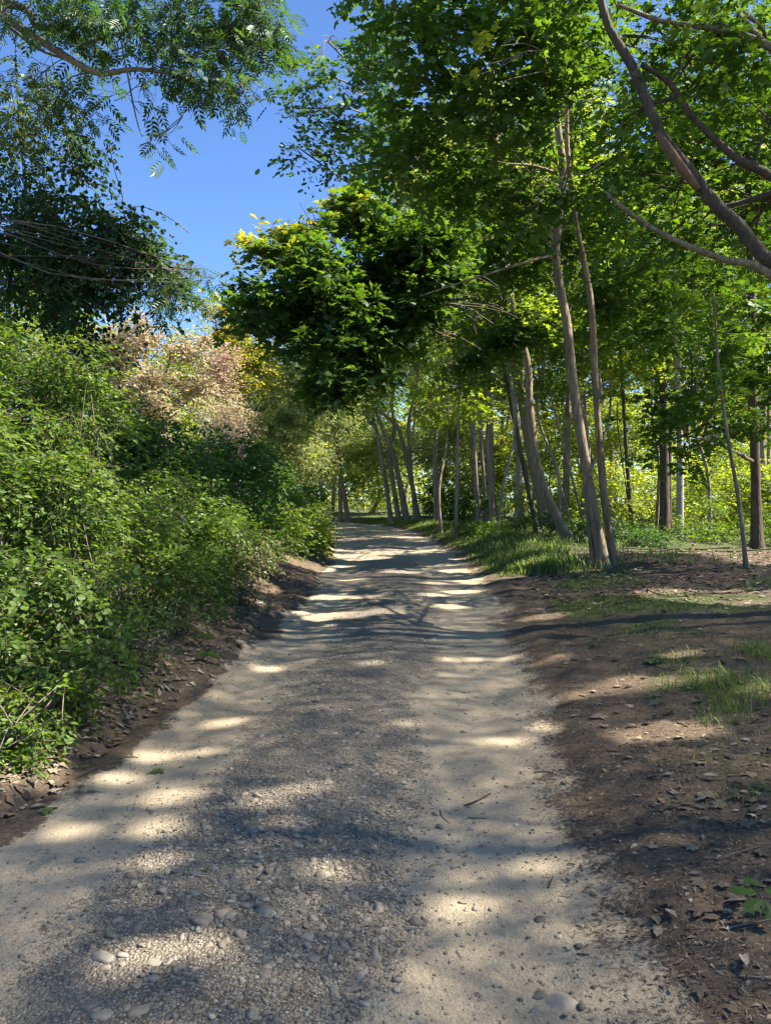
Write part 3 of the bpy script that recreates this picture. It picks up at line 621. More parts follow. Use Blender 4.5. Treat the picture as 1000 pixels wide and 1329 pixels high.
# --- vine hanging from it
vt = thing('hanging_vine', 'dark curtain of small-leaved vine hanging from the ash at the left edge', 'vine', at(60, 300, 7.8))
o0 = at(60, 300, 7.8); gl, gb = Geo(), Geo()
crown(gl, gb, [B(95, 190, 7.8, 42, 50, 1, 1.6), B(120, 165, 7.6, 28, 28, 1, 1.5, .2), B(30, 260, 7.9, 50, 55, 1, 2.6), B(95, 290, 7.9, 65, 45, 1, 3.4), B(150, 300, 7.9, 60, 40, 1, 3.4), B(190, 345, 7.9, 50, 35, 1, 3.0), B(60, 350, 8, 80, 50, 1, 3.2), B(40, 330, 8, 60, 55, 1, 2.6), B(110, 335, 7.9, 60, 35, 1, 3.2), B(160, 310, 7.8, 40, 28, 1, 3.0), B(190, 315, 7.8, 30, 25, 1, 2.4), B(105, 400, 8, 34, 50, 1, 3.2), B(115, 450, 8, 28, 40, 1, 3.2), B(60, 400, 8.2, 45, 40, 1, 1.6), B(15, 370, 8, 30, 50, 1, 1.8), B(150, 380, 7.9, 22, 30, 1, 2.0), B(20, 150, 7.9, 40, 45, 1, 1.6, .3), B(110, 225, 7.8, 30, 30, 1, 1.5)],
      ROUND, .052, m=9, slen=.35, hang=.6, tilt=.6, droop=.7, cull=.08, tw=.003, flat=.6, fr=1.6, carve=False)
for pix in ([(142, 190), (150, 225), (158, 250), (160, 275)], [(160, 275), (180, 268), (205, 275), (228, 288), (245, 302)], [(150, 150), (160, 155), (165, 152)], [(60, 30), (75, 120), (90, 200), (95, 290)], [(20, 40), (22, 120), (30, 220), (40, 330)]):
    p = smooth_path([at(a, b, 7.6) for a, b in pix], 18); tube(gb, p, .004, 4, 0)
    L = np.linalg.norm(np.diff(p, axis=0), axis=1).sum(); k = int(L / .05)
    q = smooth_path(p[::3], k); place(gl, ROUND, q + R.normal(0, .012, q.shape), nrm(R.normal(0, 1, q.shape) + [0, 0, -.6]), R.normal(0, 1, q.shape), R.uniform(.035, .055, k), R.random(k), np.zeros(k))
gb.build('stems', M['twig'], vt, origin=o0); gl.build('foliage', M['vine'], vt, smooth=False, origin=o0)

# --- trees across the middle distance
def mid(name, label, base, Y, r0, blobs, tm, size, mat, bark='bark_far', kw=None, pix=None, group=None, top=.5):
    x, py = base
    if pix is None:
        c = np.mean([b[0] for b in blobs], axis=0)
        z0 = hz((x - 500) / FOC * Y, Y) - .05; b0 = np.array([(x - 500) / FOC * Y, Y, z0])
        st = [([b0, b0 * .75 + c * .25 + R.normal(0, .22, 3) * [1, 1, .2], b0 * .5 + c * .5 + R.normal(0, .3, 3) * [1, 1, .2], b0 * .15 + c * .85], r0, r0 * .4)]
    else: st = [(stem(p, Y), r0 * (1 if i == 0 else .8), r0 * top) for i, p in enumerate(pix)]
    k = dict(lai=2.6, m=9, slen=.9, cull=.1, carve=False, tw=.006, shell=.55, tilt=.95); k.update(kw or {})
    return make_tree(name, label, 'tree', st, blobs, tm, size, mat, bark, limb_r=r0 * .3, crown_kw=k, group=group)
mid('turning_tree', 'round pale tree turning pink and tan, rising behind the left hedge', (215, 640), 27, .18, [B(190, 440, 27, 50, 50), B(240, 440, 27, 45, 48), B(165, 500, 26.5, 40, 55), B(215, 510, 26, 55, 60), B(150, 440, 27, 26, 40), B(250, 490, 26.5, 40, 50), B(200, 570, 26, 60, 50)], DIAM, .17, 'pink', kw=dict(lai=2.6, tint=.25, split=3))
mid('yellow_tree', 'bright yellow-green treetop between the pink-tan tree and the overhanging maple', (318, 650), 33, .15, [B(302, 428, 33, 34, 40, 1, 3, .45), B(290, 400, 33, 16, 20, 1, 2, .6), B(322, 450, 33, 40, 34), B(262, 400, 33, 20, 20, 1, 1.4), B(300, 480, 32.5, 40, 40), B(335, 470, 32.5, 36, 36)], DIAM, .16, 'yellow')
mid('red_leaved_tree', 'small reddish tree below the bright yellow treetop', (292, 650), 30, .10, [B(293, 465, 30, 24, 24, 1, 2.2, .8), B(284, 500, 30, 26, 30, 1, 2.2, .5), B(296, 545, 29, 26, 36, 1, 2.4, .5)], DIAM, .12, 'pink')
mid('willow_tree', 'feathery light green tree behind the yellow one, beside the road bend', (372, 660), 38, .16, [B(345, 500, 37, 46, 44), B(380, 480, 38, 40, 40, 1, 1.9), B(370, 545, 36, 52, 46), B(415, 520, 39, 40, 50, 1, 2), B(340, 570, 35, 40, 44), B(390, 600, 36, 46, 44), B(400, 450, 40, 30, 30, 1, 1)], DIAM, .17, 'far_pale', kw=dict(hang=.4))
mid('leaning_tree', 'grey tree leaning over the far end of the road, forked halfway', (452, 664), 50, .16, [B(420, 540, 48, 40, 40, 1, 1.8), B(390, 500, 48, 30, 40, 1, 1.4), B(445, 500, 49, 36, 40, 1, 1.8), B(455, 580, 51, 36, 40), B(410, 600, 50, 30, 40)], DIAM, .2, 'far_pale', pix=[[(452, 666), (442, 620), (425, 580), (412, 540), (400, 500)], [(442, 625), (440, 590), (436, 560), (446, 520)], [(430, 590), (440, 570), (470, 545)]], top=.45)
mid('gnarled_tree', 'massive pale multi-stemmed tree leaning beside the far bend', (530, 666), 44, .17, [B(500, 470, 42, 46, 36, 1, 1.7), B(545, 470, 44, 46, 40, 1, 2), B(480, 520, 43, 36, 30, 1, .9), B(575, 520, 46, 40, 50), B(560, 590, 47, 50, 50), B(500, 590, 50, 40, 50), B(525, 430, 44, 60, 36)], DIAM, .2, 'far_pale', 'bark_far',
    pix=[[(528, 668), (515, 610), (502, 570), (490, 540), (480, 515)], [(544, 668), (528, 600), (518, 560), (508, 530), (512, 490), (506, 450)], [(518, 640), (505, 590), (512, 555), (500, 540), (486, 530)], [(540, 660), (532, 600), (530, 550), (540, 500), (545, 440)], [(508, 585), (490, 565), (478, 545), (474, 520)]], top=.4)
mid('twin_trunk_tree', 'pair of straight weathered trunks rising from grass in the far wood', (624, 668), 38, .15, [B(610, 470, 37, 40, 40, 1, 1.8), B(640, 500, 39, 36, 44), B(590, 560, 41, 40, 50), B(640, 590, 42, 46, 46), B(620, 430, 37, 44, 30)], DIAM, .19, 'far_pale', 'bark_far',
    pix=[[(622, 670), (616, 600), (612, 540), (606, 480), (600, 430)], [(632, 668), (626, 600), (622, 540), (618, 480), (622, 430)], [(640, 668), (634, 620), (632, 560), (640, 500)]], top=.5)
for (px, Y, tp, lab) in ((600, 27, 330, 'mid-sized leafy maple behind the bough of the bent-footed maple'), (655, 25, 400, 'leafy maple behind the thin dark leaning stem'), (715, 25, 350, 'bushy maple filling the gap above the very thin leaning sapling'), (790, 26, 370, 'bushy maple behind the straight thin dark stem'), (850, 28, 330, 'leafy maple behind the thick dark trunk'), (935, 25, 350, 'leafy maple between the birch and the dark straight trunk'), (1010, 22, 330, 'leafy maple cut by the right edge beyond the dark straight trunk'), (580, 31, 430, 'light green maple left of the paired trunks')):
    bl = [B(px + dx, tp + dy, Y + R.uniform(-1.2, 1.2), 46, 36, 1, None, R.uniform(0, .12)) for dx, dy in ((0, -30), (-42, 20), (40, 14), (0, 60), (-30, 100), (34, 96), (-10, -90), (30, -70))]
    mid('maple_tree', lab, (px + R.uniform(-15, 15), 672), Y, .065, bl, MAPLE_S, .17, 'maple_low' if R.random() < .35 else 'maple', 'bark_far', kw=dict(lai=1.4, tilt=.5, slen=.8))
# sunlit saplings in the clearing at the right
sap = [(700, 672, 33, 'low'), (742, 660, 36, 'a'), (780, 640, 30, 'b'), (770, 560, 34, 'c'), (840, 650, 33, 'd'), (905, 640, 30, 'e'), (950, 650, 27, 'f'), (1000, 640, 26, 'g'), (715, 570, 32, 'h'), (820, 560, 38, 'i'), (920, 600, 40, 'j'), (980, 610, 36, 'k'), (670, 600, 40, 'l'), (600, 640, 48, 'm')]
slab = ['low leafy sapling at the foot of the thin dark leaning stem', 'sunny sapling seen between the bent-footed maple and the twin-stemmed maple', 'bright yellow-green sapling just right of the twin-stemmed maple', 'sunlit young maple showing through behind the twin-stemmed maple', 'sunny sapling left of the thick dark trunk', 'sunny sapling right of the pale birch', 'sunlit sapling in front of the clearing beside the thin bare stem', 'leafy sapling beyond the dark straight trunk at the right edge', 'sunlit young maple behind the slender bent-footed one', 'tall sunny sapling in the gap right of the straight thin stem', 'pale sapling far across the clearing, right of the birch', 'pale sapling far across the clearing near the right edge', 'leafy sapling behind the short pale trunk', 'leafy undergrowth sapling between the gnarled tree and the paired trunks']
for (px, py, Y, _), lab in zip(sap, slab):
    g = hz((px - 500) / FOC * Y, Y); top = at(px, py, Y)[2]
    bl = [B(px + dx, py + dy, Y + R.uniform(-1, 1), 34, 24, 1.2, None, R.uniform(0, .25)) for dx, dy in ((0, 0), (-28, 14), (28, 10), (-10, -26), (18, -22), (R.uniform(-20, 20), 32))]
    mid('sapling', lab, (px + R.uniform(-8, 8), 668), Y, .05, bl, DIAM if Y > 34 else OVAL, .17 if Y > 34 else .15, 'maple_low', kw=dict(lai=1.7, slen=.8, tilt=.45))
# backing wood: each tree its own
bk = [(360, 560, 60), (430, 480, 62), (480, 560, 58), (540, 400, 55), (590, 500, 60), (650, 430, 50), (700, 470, 48), (740, 380, 44), (790, 450, 46), (850, 400, 42), (900, 470, 44), (960, 420, 40), (1010, 520, 42), (680, 300, 40), (780, 280, 36), (880, 250, 34), (980, 260, 32), (600, 300, 42), (560, 230, 40), (250, 520, 48), (100, 480, 40), (40, 420, 36), (170, 540, 44), (640, 180, 34), (740, 170, 30)]
for px, py, Y in bk:
    s = 1.0
    bl = [B(px + dx, py + dy, Y + R.uniform(-2, 2), 44, 36, 1, None, R.uniform(0, .2)) for dx, dy in ((0, -40), (-36, 0), (36, 4), (0, 30), (-22, 62), (26, 66), (R.uniform(-40, 40), -60))]
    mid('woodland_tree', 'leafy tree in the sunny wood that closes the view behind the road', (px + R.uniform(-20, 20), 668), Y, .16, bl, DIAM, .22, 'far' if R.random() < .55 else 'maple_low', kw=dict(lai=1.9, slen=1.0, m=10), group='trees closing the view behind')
# thin stems standing in the wood
for i, (px, Y, lean, hgt) in enumerate(((655, 44, 6, 9), (690, 40, -8, 8), (760, 38, -9, 7), (908, 36, -5, 8), (940, 40, 6, 8), (995, 28, -3, 9), (805, 30, -12, 6))):
    x = (px - 500) / FOC * Y; b0 = np.array([x, Y, hz(x, Y) - .05]); e = b0 + np.array([lean * .12, R.uniform(-.5, .5), hgt])
    mdl = (b0 + e) / 2 + R.normal(0, .4, 3) * [1, 1, .1]
    g = Geo(); p = smooth_path([b0, mdl, e], 16); tube(g, p, np.linspace(.09, .04, 16) * R.uniform(.4, 1.0), 7)
    th = thing('bare_tree', 'thin bare grey stem standing among sunny saplings in the wood', 'tree', b0, 'thin stems in the wood'); g.build('trunk', M['bark_far' if i % 2 else 'bark'], th, origin=b0)
    g = Geo()
    for k in range(4):
        s = p[8 + 2 * k]; q = s + np.array([R.normal(0, .7), R.normal(0, .4), R.uniform(.2, .7)]); tube(g, smooth_path([s, (s + q) / 2 + [0, 0, .08], q], 6), np.linspace(.025, .008, 6), 4)
    g.build('branches', M['twig'], th, origin=b0)

shade = [(9.2, 3.2, 'unseen maple placed beside the path, its crown added to shade the gravel'), (9.4, 8.0, 'unseen maple placed in the wood to shade the near road'), (8.6, -1.2, 'unseen maple placed behind the viewer to shade the nearest road'), (13.2, 5.0, 'unseen maple placed deeper in the wood to shade the near verge'), (13.4, 10.6, 'maple placed out of view beyond the scarred limbs for its shade'), (9.8, 13.6, 'maple placed behind the old maple to shade the road'), (10.6, 18.4, 'maple placed so that its high crown closes the shade over the right bank'), (14.2, 16.5, 'maple placed for its shade deep in the wood, right of the dark straight trunk')]
# added crowns, shaped along the sun's rays to even the road's shade: sprays spread over the ground they shade where no other crown does, each belonging to the nearest tree
SH = SHADE.copy()
for _ in range(3):
    q = np.pad(SH, 1, mode='edge'); SH = (q[:-2, 1:-1] + q[2:, 1:-1] + q[1:-1, :-2] + q[1:-1, 2:] + 2 * q[1:-1, 1:-1]) / 6
DENS = 3.0
n1 = int(DENS * 12.1 * 20 / (.27 * .06 ** 2) / 4)
gx, gy = R.uniform(-5.6, 6.5, n1), R.uniform(-2, 18, n1)
have = SH[np.clip(((gy + 3) / .25).astype(int), 0, 119), np.clip(((gx + 8) / .25).astype(int), 0, 63)]
k = R.random(n1) < np.clip((DENS * np.where(gx < -.9, 1.25, np.where(gx > 1.1, 1.25, .9)) - have) / DENS, 0, 1); gx, gy = gx[k], gy[k]
hh = R.uniform(9.0, 13.2, len(gx))
PP = np.stack([gx + hh * SUN[0] / SUN[2], gy + hh * SUN[1] / SUN[2], hh], 1)
own = np.argmin(np.stack([(PP[:, 0] - x) ** 2 + (PP[:, 1] - y) ** 2 for x, y, _ in shade]), 0)
for i, (x, y, lab) in enumerate(shade):
    z0 = hz(x, y) - .05; Q = PP[own == i]; o0 = np.array([x, y, z0]); th = thing('maple_tree', lab, 'tree', o0)
    g = Geo(); tr = smooth_path([o0, [x + .1, y, 5], [x - .1, y, 8.6], [x, y + .1, 12]], 40); tube(g, tr, np.linspace(.12, .03, 40), 9); g.build('trunk', M['bark_dark'], th, origin=o0)
    gl, gb = Geo(), Geo(); d = R.normal(0, 1, (len(Q), 3)); d[:, 2] *= .3; d = nrm(d); L = R.uniform(.25, .6, len(Q))
    spray_set(gl, None, Q - d * L[:, None] * .5, d, L, 4, DIAM, .06, np.zeros(len(Q)), .5, .2, 0, True, .003)
    for q in Q[R.permutation(len(Q))[:26]]:
        s_ = tr[np.argmin(np.abs(tr[:, 2] - (q[2] - 1.2)))]; tube(gb, smooth_path([s_, (s_ + q) / 2 + [0, 0, .3], q], 8), np.linspace(.02, .005, 8), 5)
    gb.build('branches', M['bark_dark'], th, origin=o0); gl.build('crown', M['maple_high'], th, smooth=False, origin=o0)

# the far-off wood that closes the horizon, one mass
G = Geo(); n = 60000
a = R.uniform(-1.25, 1.25, n); d = R.uniform(72, 120, n); X, Y_ = d * np.sin(a), d * np.cos(a)
Z = gz(X, Y_) + R.random(n) ** .9 * (14 + 5 * noise(X * .09, Y_ * .09, 0, 101) + 2 * noise(X * .3, Y_ * .3, 0, 102))
place(G, DIAM, np.stack([X, Y_, Z], 1), nrm(R.normal(0, 1, (n, 3)) - [0, 0, .4]), R.normal(0, 1, (n, 3)) + [0, 0, .5], R.uniform(.5, 1.0, n), R.random(n), R.uniform(0, .3, n))
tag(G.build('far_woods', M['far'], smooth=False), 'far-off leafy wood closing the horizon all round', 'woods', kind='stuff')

# ------------------------------------------------------------------ hedge of shrubs on the left bank
def shrub(name, label, cat, blobs, tm, size, mat, kw=None, ns=4, group='shrubs of the left hedge', bark='twig', skirt=True):
    c0 = blobs[0][0]; z0 = hz(c0[0], c0[1]); o0 = np.array([c0[0], c0[1], z0])
    th = thing(name, label, cat, o0, group)
    gl, gb = Geo(), Geo()
    k = dict(lai=3.4, m=8, slen=.32, tilt=.55, droop=.35, cull=.05, carve=True, tw=.0017, shell=.5, flat=.55, fr=2.2, hang=.1); k.update(kw or {})
    crown(gl, gb, blobs, tm, size, **k)
    for b in blobs:          # low growth down to the soil
        zg = hz(b[0][0], b[0][1]); gap_ = b[0][2] - b[1][2] - zg
        if gap_ > -.1 and skirt: crown(gl, gb, [(np.array([b[0][0] - .1, b[0][1], zg + .5 * max(gap_, .3)]), np.array([b[1][0] * .9, b[1][1], .5 * max(gap_, .3) + .1]))], tm, size * .9, **{**k, 'lai': 1.6})
        for _ in range(ns):
            e = b[0] + nrm(R.normal(size=3)) * b[1] * R.uniform(.1, .6)
            f = np.array([b[0][0] + R.normal(0, .25), b[0][1] + R.normal(0, .25), 0]); f[0] = min(f[0], float(np.interp(f[1], _gy, _gl)) - .55) if f[0] < 0 else f[0]; f[2] = hz(f[0], f[1]) - .03
            m_ = (e + f) / 2 + R.normal(0, .12, 3)
            tube(gb, smooth_path([f, m_, e], 9), np.linspace(.007, .003, 9) * R.uniform(.6, 1.5), 4, .05, False)
    gb.build('stems', M[bark], th, origin=o0); gl.build('foliage', M[mat], th, smooth=False, origin=o0)
    return th
shrub('shrub', 'tall dark shrub under the hanging vine at the left edge', 'shrub', [B(25, 455, 6.9, 70, 55), B(95, 470, 7.1, 50, 50), B(40, 530, 6.9, 80, 60), B(-60, 470, 6.7, 70, 80), B(115, 540, 7.2, 50, 50)], OVAL, .058, 'shrub', dict(tint=.12))
shrub('shrub', 'sunlit yellow-green shrub at the left edge halfway up the hedge', 'shrub', [B(60, 600, 6.4, 70, 50, .9), B(20, 640, 6.2, 60, 60, .9), B(110, 640, 6.5, 60, 60, .9), B(-40, 590, 6.0, 60, 80, .9)], OVAL, .058, 'shrub', dict(tint=.30))  # higher tint puts the sun's yellow into these leaves
shrub('bramble', 'low arching bramble at the left edge above the sunlit soil', 'shrub', [B(50, 760, 5.3, 80, 70, .8), B(130, 780, 5.5, 60, 60, .8), B(20, 850, 5.0, 60, 45, .8), B(100, 850, 5.1, 60, 40, .8), B(-40, 780, 4.9, 60, 90, .8)], ROUND, .048, 'bramble', dict(lai=2.8))
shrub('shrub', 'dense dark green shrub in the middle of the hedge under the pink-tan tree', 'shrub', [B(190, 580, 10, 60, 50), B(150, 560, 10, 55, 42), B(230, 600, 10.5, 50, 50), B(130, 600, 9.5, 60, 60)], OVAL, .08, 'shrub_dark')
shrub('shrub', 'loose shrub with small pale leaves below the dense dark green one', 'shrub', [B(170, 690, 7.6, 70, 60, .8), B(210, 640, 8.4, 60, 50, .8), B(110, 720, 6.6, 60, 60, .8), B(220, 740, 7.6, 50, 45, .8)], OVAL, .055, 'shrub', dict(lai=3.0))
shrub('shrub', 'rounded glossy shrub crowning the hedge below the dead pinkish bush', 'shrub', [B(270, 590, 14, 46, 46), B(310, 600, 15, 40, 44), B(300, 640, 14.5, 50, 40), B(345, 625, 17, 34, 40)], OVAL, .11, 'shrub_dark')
shrub('shrub', 'mid green shrub sloping down towards the road in the middle of the hedge', 'shrub', [B(260, 680, 10.5, 55, 50), B(310, 690, 12, 50, 45), B(270, 740, 9.5, 45, 35), B(240, 650, 11, 50, 40)], OVAL, .07, 'shrub')
shrub('dry_shrub', 'straw-coloured wispy bush between green shrubs at the hedge foot', 'shrub', [B(320, 715, 12, 40, 34, .8, 1.7, .3), B(300, 760, 10, 40, 24, .8, 1.8, .3), B(345, 745, 13, 26, 22, .8, 1.8, .4)], DIAM, .06, 'dry', dict(flat=1.2, tilt=.9), 7)
shrub('dry_shrub', 'low dead wisps over the leaf litter of the hedge bank', 'shrub', [B(235, 800, 7.6, 45, 24, .8, 1.4, .2)], DIAM, .06, 'dry', dict(flat=1.2, tilt=.9), 7)
shrub('dry_shrub', 'nearest low dead wisps on the hedge bank above the sunlit soil', 'shrub', [B(190, 845, 6.4, 40, 22, .8, 1.3, .3)], DIAM, .06, 'dry', dict(flat=1.2, tilt=.9), 7)
shrub('shrub', 'bright green shrub with whitish lit sprays beside the road bend', 'shrub', [B(375, 680, 18, 34, 30, 1, None, .1), B(400, 700, 19, 24, 28), B(350, 690, 16, 34, 36), B(380, 650, 20, 34, 30)], OVAL, .10, 'shrub', dict(slen=.5))
shrub('shrub', 'yellowish bush at the very tip of the hedge against the road', 'shrub', [B(412, 700, 20.5, 17, 26, 1, None, .35), B(405, 670, 22, 22, 26, 1, None, .15), B(416, 680, 23, 14, 24, 1, None, .2)], OVAL, .11, 'shrub', dict(slen=.45))
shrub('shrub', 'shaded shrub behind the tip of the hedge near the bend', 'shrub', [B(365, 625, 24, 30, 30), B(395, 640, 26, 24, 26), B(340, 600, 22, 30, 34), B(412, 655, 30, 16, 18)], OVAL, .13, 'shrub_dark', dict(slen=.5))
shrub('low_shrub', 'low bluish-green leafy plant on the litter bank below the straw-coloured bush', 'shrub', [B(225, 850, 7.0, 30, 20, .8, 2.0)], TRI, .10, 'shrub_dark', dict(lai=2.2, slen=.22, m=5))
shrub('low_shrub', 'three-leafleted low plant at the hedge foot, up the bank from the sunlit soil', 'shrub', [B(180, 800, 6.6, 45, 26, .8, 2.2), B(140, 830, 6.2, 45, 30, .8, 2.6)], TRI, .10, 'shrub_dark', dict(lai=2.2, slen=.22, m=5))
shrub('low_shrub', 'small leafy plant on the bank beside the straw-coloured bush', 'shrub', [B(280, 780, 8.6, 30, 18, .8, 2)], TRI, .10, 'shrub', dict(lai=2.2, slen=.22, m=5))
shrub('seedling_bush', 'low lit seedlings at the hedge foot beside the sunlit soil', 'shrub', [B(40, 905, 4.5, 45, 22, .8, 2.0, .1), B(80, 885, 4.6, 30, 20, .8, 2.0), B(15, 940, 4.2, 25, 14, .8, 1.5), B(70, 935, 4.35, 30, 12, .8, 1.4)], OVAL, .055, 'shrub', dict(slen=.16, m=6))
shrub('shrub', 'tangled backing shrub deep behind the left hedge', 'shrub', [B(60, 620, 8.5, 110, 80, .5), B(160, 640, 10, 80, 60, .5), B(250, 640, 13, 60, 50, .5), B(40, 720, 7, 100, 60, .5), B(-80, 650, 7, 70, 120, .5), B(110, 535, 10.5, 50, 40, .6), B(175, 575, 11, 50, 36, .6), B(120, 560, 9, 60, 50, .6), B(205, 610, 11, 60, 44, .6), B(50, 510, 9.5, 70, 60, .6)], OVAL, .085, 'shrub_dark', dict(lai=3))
# dead pinkish bush behind the hedge
th = thing('dead_bush', 'dead bush of fine pinkish twigs rising above the rounded glossy shrub', 'shrub', [(290 - 500) / FOC * 22, 22, hz((290 - 500) / FOC * 22, 22)])
g, gl = Geo(), Geo(); o0 = np.array(th.location)
S = 420; Ab = o0 + np.stack([R.normal(0, .15, S), R.normal(0, .15, S), R.uniform(.6, 2.0, S)], 1)
Eb = np.stack([o0[0] + R.normal(0, .55, S), 22 + R.normal(0, .5, S), R.uniform(2.3, 4.3, S)], 1)
twigs(g, Ab, (Ab + Eb) / 2 + R.normal(0, .1, (S, 3)), Eb, R.uniform(.006, .014, S))
for _ in range(7): tube(g, smooth_path([o0 + R.normal(0, .1, 3) * [1, 1, 0], o0 + [R.normal(0, .2), R.normal(0, .2), 1.2], o0 + [R.normal(0, .4), R.normal(0, .3), 2.6]], 8), np.linspace(.03, .012, 8), 5)
crown(gl, None, [B(290, 545, 22, 26, 36)], DIAM, .09, lai=.9, carve=False, slen=.5)
g.build('stems', M['bark_far'], th, origin=o0); gl.build('foliage', M['pink'], th, smooth=False, origin=o0)

# shrubs and brush on the right bank under the trees
for lab, bl, tm, sz, mt in (
    ('leafy low bush on the grass bank below the thin dark leaning stem', [B(640, 690, 24, 30, 20), B(670, 700, 23, 26, 18), B(610, 690, 27, 28, 16)], OVAL, .11, 'shrub'),
    ('dark low bush around the foot of the straight thin stem', [B(825, 690, 21, 40, 16), B(790, 690, 22, 26, 18), B(850, 700, 20, 30, 12)], OVAL, .10, 'shrub_dark'),
    ('low brush at the foot of the pale birch', [B(895, 690, 22, 34, 20, 1, 2.2), B(930, 695, 21, 30, 16, 1, 2), B(920, 660, 24, 26, 20, 1, 1.4)], OVAL, .10, 'shrub'),
    ('low brush at the right edge behind the dark straight trunk', [B(965, 690, 21, 26, 20, 1, 2), B(1000, 685, 20, 26, 24, 1, 2)], OVAL, .10, 'shrub'),
    ('bush in the gap between the bent-footed and the twin-stemmed maple', [B(755, 685, 24, 26, 22, 1, 2.4), B(720, 675, 26, 26, 24, 1, 2.2)], OVAL, .11, 'shrub_dark'),
    ('dark understory bush beneath the paired trunks', [B(600, 655, 40, 26, 22), B(570, 650, 44, 30, 26), B(640, 650, 38, 26, 24)], DIAM, .17, 'shrub_dark')):
    shrub('shrub', lab, 'shrub', bl, tm, sz, mt, dict(slen=.45, lai=3), 4, 'brush under the right-hand trees')

# ------------------------------------------------------------------ grass
def blades(G, x, y, h, n, sp, bend=.5, w_=.005):
    """n blades around each x,y"""
    X = np.repeat(x, n) + R.normal(0, sp, len(x) * n); Y = np.repeat(y, n) + R.normal(0, sp, len(x) * n)
    k = len(X); Hh = np.repeat(h, n) * R.uniform(.5, 1.15, k); a = R.uniform(0, 2 * PI, k); bd = R.uniform(.15, 1, k) * bend
    Z = gz(X, Y) - .01; d = np.stack([np.cos(a), np.sin(a)], 1); s = np.stack([-d[:, 1], d[:, 0]], 1) * w_ * (1 + Hh[:, None] * 2)
    V = []
    for t, q in ((0, 1), (.45, .9), (.8, .55)):
        for sg in (1, -1):
            V.append(np.stack([X + d[:, 0] * bd * Hh * t * t + sg * s[:, 0] * q, Y + d[:, 1] * bd * Hh * t * t + sg * s[:, 1] * q, Z + Hh * (t - .25 * bd * t * t)], 1))
    V.append(np.stack([X + d[:, 0] * bd * Hh, Y + d[:, 1] * bd * Hh, Z + Hh * (1 - .35 * bd)], 1))
    V = np.stack(V, 1); o = np.arange(k)[:, None] * 7
    G.add(V, [np.concatenate([o + np.array([0, 1, 3, 2]), o + np.array([2, 3, 5, 4])]), o + np.array([4, 5, 6])], np.repeat(R.random(k), 7), np.repeat((R.random(k) < .14) * R.uniform(.4, 1, k), 7))
G = Geo()
y = R.uniform(14.5, 48, 5200); x = xr(y) + .15 + R.gamma(2.0, .55, 5200)
k = noise(x * .9, y * .6, 0, 81) + .6 > R.uniform(-.4, .9, 5200); x, y = x[k], y[k]
blades(G, x, y, .10 + .26 * ss(.2, 1.6, x - xr(y)) * R.uniform(.4, 1, len(x)), 9, .10, .8, .006)
y = R.uniform(6.5, 15, 3000); x = xr(y) + .5 + R.gamma(2.2, .6, 3000)
k = masks(x, y)[2] + .35 * noise(x * 3, y * 3, 0, 84) > R.uniform(.2, 1.3, 3000); blades(G, x[k], y[k], R.uniform(.025, .10, k.sum()), 7, .10, 1.1, .0026)
y = 3.6 * (16 / 3.6) ** R.random(1500); x = xr(y) + .35 + R.gamma(2.0, .75, 1500); k = noise(x * 1.1, y * .8, 0, 83) > R.uniform(-.5, 1.0, 1500); blades(G, x[k], y[k], R.uniform(.03, .11, k.sum()), 5, .10, 1.1, .0022)
y = R.uniform(24, 60, 900); x = xl(y) - R.uniform(.1, 1.5, 900); blades(G, x, y, np.full(900, .3), 8, .12, .7, .007)
tag(G.build('grass', M['grass'], smooth=False), 'green and straw grass growing along the right bank', 'grass', kind='stuff')
def tuft(label, px, py, n, h, sp, cnt):
    Y = base_Y(px, py); x0 = (px - 500) / FOC * Y; g = Geo()
    blades(g, x0 + R.normal(0, sp, cnt), Y + R.normal(0, sp, cnt), np.full(cnt, h), n, .04, 1.2, .0021)
    o = g.build('grass_tuft', M['grass'], smooth=False, origin=np.array([x0, Y, hz(x0, Y)])); tag(o, label, 'grass tuft', 'grass tufts on the right verge')
tuft('large soft grass tuft on the dark soil near the right edge', 958, 900, 12, .15, .22, 60)
tuft('grass tuft cut by the right edge, with one tall seed stalk', 992, 850, 10, .17, .16, 30)
tuft('sparse grass tuft in front of the lit soil streak at the right edge', 930, 930, 7, .09, .14, 20)
tuft('dry pale grass tuft on the bank left of the twin-stemmed maple', 705, 722, 12, .42, .22, 16)
tuft('lit grass tuft between the road and the bent-footed maple', 668, 728, 12, .34, .28, 18)
tuft('small grass tuft on the hedge bank beside the lit seedlings', 72, 955, 9, .14, .03, 6)
tuft('broad-bladed green tuft hanging over the litter of the hedge bank', 235, 815, 8, .22, .05, 8)

